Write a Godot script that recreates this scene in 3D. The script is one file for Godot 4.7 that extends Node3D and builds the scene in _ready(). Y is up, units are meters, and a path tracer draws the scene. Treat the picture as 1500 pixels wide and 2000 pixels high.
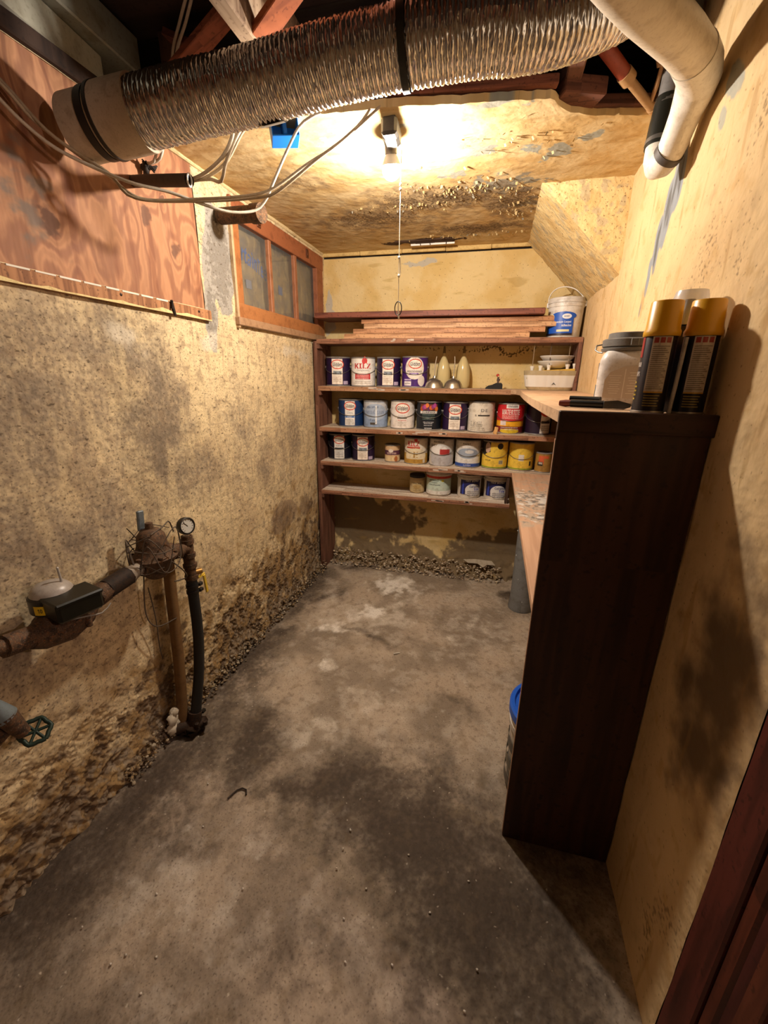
extends Node3D

const XL := -1.2227      # left wall plane
const XR := 0.467        # right wall plane
const YC := 2.2299       # plaster ceiling
const ZB := -3.09        # back wall plane
const BULB := Vector3(-0.419, 2.132, -1.722)

var rng := RandomNumberGenerator.new()
var mat_cache := {}
var T := {}              # shared textures

# ---------------------------------------------------------------- mesh builder
class MB:
	var v := PackedVector3Array()
	var n := PackedVector3Array()
	var c := PackedColorArray()
	var uv := PackedVector2Array()
	var idx := PackedInt32Array()
	var col := Color.WHITE

	func vert(p: Vector3, nn: Vector3, u := Vector2.ZERO) -> int:
		v.append(p); n.append(nn); c.append(col); uv.append(u)
		return v.size() - 1

	func tri(a: int, b: int, d: int) -> void:
		if (v[d] - v[a]).cross(v[b] - v[a]).dot(n[a] + n[b] + n[d]) < 0.0:
			idx.append(a); idx.append(d); idx.append(b)
		else:
			idx.append(a); idx.append(b); idx.append(d)

	func quad(a: int, b: int, d: int, e: int) -> void:
		tri(a, b, d); tri(a, d, e)

	func flat(ps: Array, out: Vector3) -> void:     # flat polygon (fan), its normal on the side of out
		var nn: Vector3 = (ps[1] - ps[0]).cross(ps[2] - ps[0]).normalized()
		if nn.dot(out) < 0.0: nn = -nn
		var ids := []
		for p in ps: ids.append(vert(p, nn, Vector2(p.x + p.z, -p.y)))
		for i in range(1, ps.size() - 1): tri(ids[0], ids[i], ids[i + 1])

	func box(ce: Vector3, size: Vector3, bev := 0.002, bs := Basis()) -> void:
		var h := size * 0.5
		bev = minf(bev, minf(h.x, minf(h.y, h.z)) * 0.9)
		var P := func(ax: int, s: Vector3) -> Vector3:
			var q := Vector3(s.x * (h.x - bev), s.y * (h.y - bev), s.z * (h.z - bev))
			q[ax] = s[ax] * h[ax]
			return ce + bs * q
		for ax in 3:
			var b := (ax + 1) % 3
			var d := (ax + 2) % 3
			for sg in [-1.0, 1.0]:
				var ps := []
				for k in [[-1, -1], [1, -1], [1, 1], [-1, 1]]:
					var s := Vector3.ZERO
					s[ax] = sg; s[b] = k[0]; s[d] = k[1]
					ps.append(P.call(ax, s))
				var o := Vector3.ZERO
				o[ax] = sg
				flat(ps, bs * o)
			if bev > 0.0:
				for sa in [-1.0, 1.0]:
					for sb in [-1.0, 1.0]:
						var s1 := Vector3.ZERO
						s1[ax] = sa; s1[b] = sb; s1[d] = -1.0
						var s2 := s1
						s2[d] = 1.0
						var o := Vector3.ZERO
						o[ax] = sa; o[b] = sb
						flat([P.call(ax, s1), P.call(ax, s2), P.call(b, s2), P.call(b, s1)], bs * o)
		if bev > 0.0:
			for sx in [-1.0, 1.0]:
				for sy in [-1.0, 1.0]:
					for sz in [-1.0, 1.0]:
						var s := Vector3(sx, sy, sz)
						flat([P.call(0, s), P.call(1, s), P.call(2, s)], bs * s)

	# profile of (radius, height) turned round the y axis of xf
	func lathe(prof: Array, seg := 32, xf := Transform3D(), a0 := 0.0, a1 := TAU) -> void:
		var m := prof.size()
		var sn := []
		for i in m - 1:
			var d: Vector2 = prof[i + 1] - prof[i]
			sn.append(Vector2(d.y, -d.x).normalized())
		var rows := []          # (point, normal, joined to the next)
		for i in m - 1:
			var na: Vector2 = sn[i]
			var nb: Vector2 = sn[i]
			if i > 0 and sn[i - 1].dot(sn[i]) > 0.75: na = (sn[i - 1] + sn[i]).normalized()
			if i < m - 2 and sn[i + 1].dot(sn[i]) > 0.75: nb = (sn[i + 1] + sn[i]).normalized()
			rows.append([prof[i], na, prof[i + 1], nb])
		for rw in rows:
			var base := v.size()
			for k in seg + 1:
				var a := lerpf(a0, a1, float(k) / seg)
				var s := sin(a)
				var co := cos(a)
				for j in 2:
					var p: Vector2 = rw[j * 2]
					var q: Vector2 = rw[j * 2 + 1]
					vert(xf * Vector3(p.x * s, p.y, p.x * co), (xf.basis * Vector3(q.x * s, q.y, q.x * co)).normalized(), Vector2(float(k) / seg, p.y))
			for k in seg:
				var o := base + k * 2
				if rw[0].x > 1e-6: tri(o, o + 1, o + 2)
				if rw[2].x > 1e-6: tri(o + 1, o + 3, o + 2)

	# round tube through points; r a number or one radius for each point
	func tube(pts: Array, r, seg := 8, caps := true, squash := 1.0) -> void:
		var m := pts.size()
		var t0: Vector3 = (pts[1] - pts[0]).normalized()
		var up := Vector3.UP if absf(t0.y) < 0.9 else Vector3.RIGHT
		var e1 := t0.cross(up).normalized()
		var base := v.size()
		var run := 0.0
		for i in m:
			var t: Vector3
			if i == 0: t = t0
			elif i == m - 1: t = (pts[i] - pts[i - 1]).normalized()
			else: t = ((pts[i + 1] - pts[i]).normalized() + (pts[i] - pts[i - 1]).normalized()).normalized()
			e1 = (e1 - t * e1.dot(t)).normalized()
			var e2 := t.cross(e1)
			var rr: float = r[i] if r is Array else r
			if i > 0: run += (pts[i] - pts[i - 1]).length()
			for k in seg + 1:
				var a := TAU * k / seg
				var d := e1 * cos(a) + e2 * sin(a) * squash
				vert(pts[i] + d * rr, (e1 * cos(a) * squash + e2 * sin(a)).normalized(), Vector2(float(k) / seg, run))
		for i in m - 1:
			for k in seg:
				var o := base + i * (seg + 1) + k
				quad(o, o + 1, o + seg + 2, o + seg + 1)
		if caps:
			for e in [0, m - 1]:
				var t: Vector3 = (pts[0] - pts[1]) if e == 0 else (pts[m - 1] - pts[m - 2])
				var ring := []
				for k in seg: ring.append(v[base + e * (seg + 1) + k])
				flat(ring, t)

	# prism: polygon (x, y) pushed from z = 0 to z = depth of xf
	func prism(poly: PackedVector2Array, depth: float, xf := Transform3D()) -> void:
		var ix := Geometry2D.triangulate_polygon(poly)
		for e in 2:
			var z := depth * e
			var nn := (xf.basis * Vector3(0, 0, 1 if e == 1 else -1)).normalized()
			var b := v.size()
			for p in poly: vert(xf * Vector3(p.x, p.y, z), nn, p)
			for i in range(0, ix.size(), 3): tri(b + ix[i], b + ix[i + 1], b + ix[i + 2])
		var s := 1.0 if not Geometry2D.is_polygon_clockwise(poly) else -1.0
		for i in poly.size():
			var p := poly[i]
			var q := poly[(i + 1) % poly.size()]
			var o := xf.basis * Vector3((q - p).y * s, -(q - p).x * s, 0)
			flat([xf * Vector3(p.x, p.y, 0), xf * Vector3(q.x, q.y, 0), xf * Vector3(q.x, q.y, depth), xf * Vector3(p.x, p.y, depth)], o)

	func blob(ce: Vector3, rad: Vector3, rg: RandomNumberGenerator, rough := 0.25, rings := 4, seg := 6) -> void:
		var base := v.size()
		var turn := Basis.from_euler(Vector3(rg.randf() * 6.0, rg.randf() * 6.0, 0)) if rough > 0.0 else Basis()
		for i in rings + 1:
			var th := PI * i / rings
			for k in seg:
				var a := TAU * k / seg
				var d := Vector3(sin(th) * cos(a), cos(th), sin(th) * sin(a))
				var f := 1.0 + rg.randf_range(-rough, rough)
				vert(ce + turn * d * rad * f, (turn * d).normalized())
		for i in rings:
			for k in seg:
				var a := base + i * seg + k
				var b := base + i * seg + (k + 1) % seg
				if i > 0: tri(a, b, b + seg)
				if i < rings - 1: tri(a, b + seg, a + seg)
				elif i == 0: pass

	# grid of points given by f(i, j); smooth normals on the side of out; skip(i, j) leaves a cell out
	func grid(nu: int, nv: int, f: Callable, out: Vector3, skip = null, ref = null) -> void:
		var base := v.size()
		var P := PackedVector3Array()
		for j in nv + 1:
			for i in nu + 1: P.append(f.call(i, j))
		var w := nu + 1
		for j in nv + 1:
			for i in nu + 1:
				var dx := P[j * w + mini(i + 1, nu)] - P[j * w + maxi(i - 1, 0)]
				var dy := P[mini(j + 1, nv) * w + i] - P[maxi(j - 1, 0) * w + i]
				var nn := dx.cross(dy).normalized()
				var o: Vector3 = out if ref == null else P[j * w + i] - ref.call(i, j)
				if nn.dot(o) < 0.0: nn = -nn
				vert(P[j * w + i], nn, Vector2(float(i) / nu, float(j) / nv))
		for j in nv:
			for i in nu:
				if skip != null and skip.call(i, j): continue
				var o := base + j * w + i
				quad(o, o + 1, o + w + 1, o + w)

	# ---- things laid on a cylinder of radius r round the y axis, facing +z; x is length along the surface
	func on(x: float, y: float, r: float) -> int:
		var a := x / r
		return vert(Vector3(r * sin(a), y, r * cos(a)), Vector3(sin(a), 0, cos(a)))

	func crect(x0: float, x1: float, y0: float, y1: float, r: float, k: Color) -> void:
		col = k
		var m := maxi(1, int(ceil((x1 - x0) / 0.01)))
		var last := [on(x0, y0, r), on(x0, y1, r)]
		for i in m:
			var x := lerpf(x0, x1, float(i + 1) / m)
			var nx := [on(x, y0, r), on(x, y1, r)]
			quad(last[0], nx[0], nx[1], last[1])
			last = nx

	func cell(cx: float, cy: float, rx: float, ry: float, r: float, k: Color) -> void:
		col = k
		var m := 20
		var last := []
		for i in m + 1:
			var a := PI * i / m
			var x := cx - rx * cos(a)
			var nx := [on(x, cy - ry * sin(a), r), on(x, cy + ry * sin(a), r)]
			if i > 0: quad(last[0], nx[0], nx[1], last[1])
			last = nx

	func ctext(s: String, cx: float, cy: float, w: float, h: float, r: float, k: Color, bold := true, serif := false) -> void:
		col = k
		var tm := MB.text_tris(s, bold, serif)
		var lo := Vector2(1e9, 1e9)
		var hi := -lo
		for p in tm:
			lo = lo.min(p); hi = hi.max(p)
		for i in range(0, tm.size(), 3):
			var id := []
			for j in 3:
				var q := (tm[i + j] - lo) / (hi - lo) - Vector2(0.5, 0.5)
				id.append(on(cx + q.x * w, cy + q.y * h, r))
			tri(id[0], id[1], id[2])

	static var text_cache := {}
	static func text_tris(s: String, bold: bool, serif: bool) -> PackedVector2Array:
		var key := s + str(bold) + str(serif)
		if text_cache.has(key): return text_cache[key]
		var f := SystemFont.new()
		f.font_names = PackedStringArray(["Droid Serif" if serif else "Droid Sans"])
		f.font_weight = 700 if bold else 400
		var t := TextMesh.new()
		t.font = f; t.text = s; t.font_size = 48; t.pixel_size = 0.01; t.depth = 0.0; t.curve_step = 3.0
		var a := t.surface_get_arrays(0)
		var vs: PackedVector3Array = a[Mesh.ARRAY_VERTEX]
		var out := PackedVector2Array()
		if a[Mesh.ARRAY_INDEX] != null and a[Mesh.ARRAY_INDEX].size() > 0:
			for i in a[Mesh.ARRAY_INDEX]: out.append(Vector2(vs[i].x, vs[i].y))
		else:
			for p in vs: out.append(Vector2(p.x, p.y))
		text_cache[key] = out
		return out

	func shift(d: Vector3) -> void:
		for i in v.size(): v[i] += d

	func mesh(m: Material) -> ArrayMesh:
		var a := []
		a.resize(Mesh.ARRAY_MAX)
		a[Mesh.ARRAY_VERTEX] = v; a[Mesh.ARRAY_NORMAL] = n; a[Mesh.ARRAY_COLOR] = c; a[Mesh.ARRAY_TEX_UV] = uv; a[Mesh.ARRAY_INDEX] = idx
		var me := ArrayMesh.new()
		me.add_surface_from_arrays(Mesh.PRIMITIVE_TRIANGLES, a)
		me.surface_set_material(0, m)
		return me

# ---------------------------------------------------------------- nodes
func tag(o: Node, label: String, category: String, group := "") -> void:
	o.set_meta("label", label); o.set_meta("category", category)
	if group != "": o.set_meta("group", group)

func numbered(called: String) -> String:
	var s := called
	var k := 1
	while has_node(NodePath(s)):
		s = "%s_%03d" % [called, k]
		k += 1
	return s

func thing(called: String, label: String, category: String, at := Vector3.ZERO, turn := 0.0, group := "") -> Node3D:
	var o := Node3D.new()
	o.name = numbered(called)
	add_child(o)
	o.position = at
	o.rotation.y = turn
	tag(o, label, category, group)
	return o

func part(parent: Node3D, called: String, mb: MB, m: Material, label := "") -> MeshInstance3D:   # mesh given in the axes of its thing
	var o := MeshInstance3D.new()
	var nm := called
	var k := 1
	while parent.has_node(NodePath(nm)):
		nm = "%s_%03d" % [called, k]
		k += 1
	o.name = nm
	o.mesh = mb.mesh(m)
	parent.add_child(o)
	if label != "": o.set_meta("label", label)
	return o

func wpart(parent: Node3D, called: String, mb: MB, m: Material, label := "") -> MeshInstance3D:  # mesh given in world axes
	mb.shift(-parent.global_position)
	return part(parent, called, mb, m, label)

func solo(called: String, mb: MB, m: Material, label: String, category: String, group := "", at := Vector3.ZERO) -> MeshInstance3D:
	var o := MeshInstance3D.new()
	o.name = numbered(called)
	mb.shift(-at)
	o.mesh = mb.mesh(m)
	add_child(o)
	o.position = at
	tag(o, label, category, group)
	return o

func struct(called: String, mb: MB, m: Material, label: String, category: String) -> MeshInstance3D:
	var o := solo(called, mb, m, label, category)
	o.set_meta("kind", "structure")
	return o

func stuff(o: Node) -> void: o.set_meta("kind", "stuff")

# ---------------------------------------------------------------- colours, textures, materials
func S(hex: String) -> Color: return Color(hex).srgb_to_linear()

func M(rough := 0.6, metal := 0.0, tex := "", scale := 1.0) -> StandardMaterial3D:     # vertex-coloured material, with a grain texture if named
	var key := "%s_%s_%s_%s" % [rough, metal, tex, scale]
	if mat_cache.has(key): return mat_cache[key]
	var m := StandardMaterial3D.new()
	m.vertex_color_use_as_albedo = true
	m.roughness = rough
	m.metallic = metal
	if tex != "":
		m.albedo_texture = T[tex]
		m.uv1_triplanar = true
		m.uv1_scale = Vector3.ONE * scale
	mat_cache[key] = m
	return m

func noise_img(w: int, h: int, sd: int, freq: float, octs := 4, sx := 1.0, sy := 1.0, kind := FastNoiseLite.TYPE_SIMPLEX_SMOOTH) -> Image:
	var f := FastNoiseLite.new()
	f.noise_type = kind
	f.seed = sd
	f.frequency = freq
	f.fractal_octaves = octs
	var im := f.get_image(maxi(8, int(w / sx)), maxi(8, int(h / sy)), false, false, true)
	im.convert(Image.FORMAT_L8)
	if sx != 1.0 or sy != 1.0: im.resize(w, h, Image.INTERPOLATE_CUBIC)
	return im

# blends a colour over img where (mask +) noise lies between lo and hi
func layer(img: Image, nz: Image, lo: float, hi: float, color: Color, k: float, mask: Image = null, amp := 1.0) -> void:
	var w := img.get_width()
	var h := img.get_height()
	var a := nz.get_data()
	var mk := PackedByteArray()
	if mask != null: mk = mask.get_data()
	var lut := PackedByteArray()
	lut.resize(256)
	for i in 256: lut[i] = int(255.0 * k * smoothstep(lo, hi, i / 255.0))
	var src := Image.create_empty(w, h, false, Image.FORMAT_RGBA8)
	src.fill(Color(color.r, color.g, color.b, 0.0))
	var o := src.get_data()
	var ia := int(amp * 128.0)
	if mask == null:
		for i in w * h: o[i * 4 + 3] = lut[a[i]]
	else:
		for i in w * h: o[i * 4 + 3] = lut[clampi(mk[i] + (((a[i] - 128) * ia) >> 7), 0, 255)]
	src = Image.create_from_data(w, h, false, Image.FORMAT_RGBA8, o)
	img.blend_rect(src, Rect2i(0, 0, w, h), Vector2i.ZERO)

# soft spots (centre u, v, radii, weight) as a mask, bent by noise so that they get ragged outlines
func spots(w: int, h: int, list: Array, to_uv: Callable, sd: int, bend := 0.03) -> Image:
	var q := 160
	var f := FastNoiseLite.new()
	f.seed = sd
	f.frequency = 0.036
	var bytes := PackedByteArray()
	bytes.resize(q * q)
	var tr := []
	for s in list:
		var c: Vector2 = to_uv.call(s[0], s[1])
		var r: Vector2 = (to_uv.call(s[0] + s[2], s[1] + s[3]) - c).abs()
		tr.append([c, r, s[4]])
	for j in q:
		for i in q:
			var u := float(i) / q + f.get_noise_2d(i, j) * bend
			var vv := float(j) / q + f.get_noise_2d(i + 900, j) * bend
			var m := 0.0
			for t in tr:
				var d := Vector2((u - t[0].x) / t[1].x, (vv - t[0].y) / t[1].y).length()
				if d < 1.6: m = maxf(m, t[2] * clampf(1.0 - d * 0.6, 0.0, 1.0))
			bytes[j * q + i] = int(clampf(m, 0.0, 1.0) * 255.0)
	var im := Image.create_from_data(q, q, false, Image.FORMAT_L8, bytes)
	im.resize(w, h, Image.INTERPOLATE_CUBIC)
	return im

func base_img(w: int, h: int, color: Color) -> Image:
	var im := Image.create_empty(w, h, false, Image.FORMAT_RGBA8)
	im.fill(color)
	return im

func tex(im: Image) -> ImageTexture:
	im.generate_mipmaps()
	return ImageTexture.create_from_image(im)

func normal_tex(im: Image, strength: float) -> ImageTexture:
	var k := im.duplicate()
	k.convert(Image.FORMAT_RGBA8)
	k.bump_map_to_normal_map(strength)
	return ImageTexture.create_from_image(k)

func wall_mat(im: Image, bump: Image, strength: float, rough := 0.9) -> StandardMaterial3D:
	var m := StandardMaterial3D.new()
	m.albedo_texture = tex(im)
	m.roughness = rough
	m.metallic_specular = 0.3
	m.normal_enabled = true
	m.normal_texture = normal_tex(bump, strength)
	m.normal_scale = 1.0
	return m

func make_shared_textures() -> void:
	# grain of painted and bare boards, along u and along v
	for dir in 2:
		var im := base_img(512, 512, Color(1, 1, 1))
		var sx := 12.0 if dir == 0 else 1.0
		var sy := 1.0 if dir == 0 else 12.0
		layer(im, noise_img(512, 512, 11 + dir, 0.03, 5, sx, sy), 0.35, 0.85, Color(0.72, 0.66, 0.6), 0.8)
		layer(im, noise_img(512, 512, 14 + dir, 0.015, 3, sx * 0.5, sy * 0.5), 0.55, 0.85, Color(0.55, 0.47, 0.42), 0.55)
		layer(im, noise_img(512, 512, 17 + dir, 0.06, 4), 0.68, 0.8, Color(0.45, 0.38, 0.34), 0.5)
		T["grain_u" if dir == 0 else "grain_v"] = tex(im)
	var g := base_img(512, 512, Color(1, 1, 1))      # dust and grime on metal, plastic, tins
	layer(g, noise_img(512, 512, 31, 0.012, 5), 0.5, 0.9, Color(0.68, 0.62, 0.56), 0.4)
	layer(g, noise_img(512, 512, 32, 0.08, 4), 0.6, 0.85, Color(0.6, 0.55, 0.5), 0.25)
	T["grime"] = tex(g)
	var ru := base_img(512, 512, Color(0.36, 0.27, 0.19))   # corroded metal
	layer(ru, noise_img(512, 512, 41, 0.02, 5), 0.4, 0.7, Color(0.2, 0.15, 0.11), 0.9)
	layer(ru, noise_img(512, 512, 42, 0.05, 4), 0.6, 0.8, Color(0.55, 0.34, 0.18), 0.7)
	layer(ru, noise_img(512, 512, 43, 0.09, 4), 0.64, 0.8, Color(0.62, 0.55, 0.46), 0.7)
	T["rust"] = tex(ru)

# ================================================================ scene
func _ready() -> void:
	rng.seed = 7
	# ---- camera
	var cam := Camera3D.new()
	cam.name = "camera"
	add_child(cam)
	cam.transform = Transform3D(Basis(Vector3(0.96918594, 0.01237203, -0.24601941), Vector3(-0.08694303, 0.95164113, -0.29465246), Vector3(0.23047674, 0.30696269, 0.92339286)).orthonormalized(), Vector3(0, 1.45, 0))
	cam.fov = 100.66
	cam.near = 0.03
	cam.current = true
	# ---- environment
	var we := WorldEnvironment.new()
	we.name = "world"
	var env := Environment.new()
	env.background_mode = Environment.BG_COLOR
	env.background_color = Color(0, 0, 0)
	env.ambient_light_source = Environment.AMBIENT_SOURCE_DISABLED
	env.tonemap_mode = Environment.TONE_MAPPER_LINEAR
	env.tonemap_exposure = 1.0
	env.sdfgi_enabled = true
	env.ssao_enabled = true
	env.ssil_enabled = true
	we.environment = env
	add_child(we)
	# ---- the two bulbs' light
	lamp_light("bulb_light", BULB + Vector3(0, -0.004, 0), Color(1.0, 0.945, 0.885), 2.05)
	lamp_light("far_bulb_light", Vector3(1.6, 2.02, 0.03), Color(1.0, 0.87, 0.82), 1.8)

	make_shared_textures()
	build_floor()
	build_left_wall()
	build_right_wall()
	build_back_wall()
	build_ceiling()
	build_shell()
	build_overhead()
	build_window()
	build_shelves()
	build_fixture()
	build_wires()
	build_water()
	build_shelf_things()
	build_counter_things()
	build_bucket()
	build_debris()

func lamp_light(called: String, at: Vector3, color: Color, energy: float) -> void:
	var l := OmniLight3D.new()
	l.name = called
	l.light_color = color
	l.light_energy = energy
	l.light_size = 0.03
	l.omni_range = 12.0
	l.omni_attenuation = 2.0
	l.shadow_enabled = true
	add_child(l)
	l.position = at

func fbm(sd: int, freq: float, octs := 4) -> FastNoiseLite:
	var f := FastNoiseLite.new()
	f.seed = sd
	f.frequency = freq
	f.fractal_octaves = octs
	return f

# ---------------------------------------------------------------- setting
func build_floor() -> void:
	var x0 := -1.3
	var x1 := 0.8
	var z0 := 0.3
	var z1 := -3.2
	var w := 1000
	var h := 1600
	var uvf := func(x, z): return Vector2((x - x0) / (x1 - x0), (z - z0) / (z1 - z0))
	var im := base_img(w, h, Color("b3a38f"))
	layer(im, noise_img(w, h, 101, 0.0045, 5), 0.3, 0.75, Color("857868"), 0.8)
	layer(im, noise_img(w, h, 102, 0.012, 5), 0.52, 0.8, Color("b8ac9c"), 0.65)
	layer(im, noise_img(w, h, 103, 0.05, 5), 0.55, 0.9, Color("766859"), 0.45)
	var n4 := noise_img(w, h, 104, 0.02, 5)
	# damp dark staining along the left wall, by the shelves; soft shadow painted across the near floor
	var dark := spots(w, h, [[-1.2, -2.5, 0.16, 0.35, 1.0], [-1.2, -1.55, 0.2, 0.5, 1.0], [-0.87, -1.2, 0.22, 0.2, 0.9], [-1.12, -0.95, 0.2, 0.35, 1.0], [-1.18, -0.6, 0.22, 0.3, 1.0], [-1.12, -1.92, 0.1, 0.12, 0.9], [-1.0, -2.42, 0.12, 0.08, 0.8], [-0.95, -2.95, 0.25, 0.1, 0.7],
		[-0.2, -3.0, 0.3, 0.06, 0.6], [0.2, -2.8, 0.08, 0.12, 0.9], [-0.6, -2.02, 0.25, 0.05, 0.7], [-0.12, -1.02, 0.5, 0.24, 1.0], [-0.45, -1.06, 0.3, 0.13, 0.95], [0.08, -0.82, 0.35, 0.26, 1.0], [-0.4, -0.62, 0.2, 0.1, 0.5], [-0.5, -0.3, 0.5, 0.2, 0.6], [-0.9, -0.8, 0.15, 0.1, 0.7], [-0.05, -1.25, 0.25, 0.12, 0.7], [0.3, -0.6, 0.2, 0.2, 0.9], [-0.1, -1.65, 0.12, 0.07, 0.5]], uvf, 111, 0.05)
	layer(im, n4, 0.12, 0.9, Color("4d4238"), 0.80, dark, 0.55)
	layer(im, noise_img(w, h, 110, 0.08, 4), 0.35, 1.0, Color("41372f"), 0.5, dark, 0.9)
	# pale efflorescence
	var pale := spots(w, h, [[-0.63, -2.72, 0.17, 0.14, 1.0], [-0.62, -2.3, 0.2, 0.16, 1.0], [-0.86, -2.12, 0.12, 0.14, 0.9], [-0.75, -1.72, 0.06, 0.12, 0.9], [-0.95, -2.35, 0.1, 0.2, 0.7], [0.0, -2.3, 0.25, 0.3, 0.6], [-0.66, -1.26, 0.12, 0.05, 0.9], [-0.45, -1.55, 0.25, 0.12, 0.55], [-0.8, -0.62, 0.15, 0.12, 0.7], [-0.6, -0.85, 0.12, 0.08, 0.55], [-0.97, -1.0, 0.05, 0.04, 0.8], [-0.75, -2.02, 0.2, 0.04, 0.8], [-0.45, -2.55, 0.2, 0.1, 0.6], [-0.63, -0.52, 0.12, 0.2, 0.6]], uvf, 112, 0.06)
	layer(im, n4, 0.25, 0.85, Color("cdc3b4"), 0.75, pale, 0.8)
	var lime := spots(w, h, [[-0.60, -2.72, 0.14, 0.12, 1.0], [-0.66, -2.28, 0.14, 0.10, 1.0], [-0.86, -2.1, 0.09, 0.09, 0.9], [-0.45, -2.6, 0.12, 0.08, 0.7], [-0.75, -1.72, 0.04, 0.07, 0.9]], uvf, 113, 0.05)
	layer(im, n4, 0.25, 0.95, Color("ebe6dd"), 0.9, lime, 1.1)
	layer(im, noise_img(w, h, 105, 0.25, 3), 0.7, 0.84, Color("463a31"), 0.5)
	layer(im, noise_img(w, h, 106, 0.11, 2), 0.87, 0.9, Color("c9bfae"), 0.8)
	layer(im, noise_img(w, h, 109, 0.03, 5, 1.0, 1.0, FastNoiseLite.TYPE_PERLIN), 0.62, 0.8, Color("7d6c55"), 0.3)
	var bump := noise_img(w, h, 107, 0.06, 5)
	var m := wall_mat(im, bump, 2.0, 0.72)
	var f1 := fbm(120, 1.6, 4)
	var mb := MB.new()
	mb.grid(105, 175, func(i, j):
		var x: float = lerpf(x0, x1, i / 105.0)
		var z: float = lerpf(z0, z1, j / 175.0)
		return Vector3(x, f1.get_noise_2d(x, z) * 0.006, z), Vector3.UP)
	var fl := struct("floor", mb, m, "stained bare concrete floor with pale mineral patches, dark damp areas and a soft shadow painted across the near part", "floor")
	var sl := MB.new()
	sl.col = Color(0.2, 0.17, 0.14)
	sl.box(Vector3(0.7, -0.08, -0.3), Vector3(5.4, 0.13, 6.2), 0.0)
	part(fl, "slab", sl, M(0.85))

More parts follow.
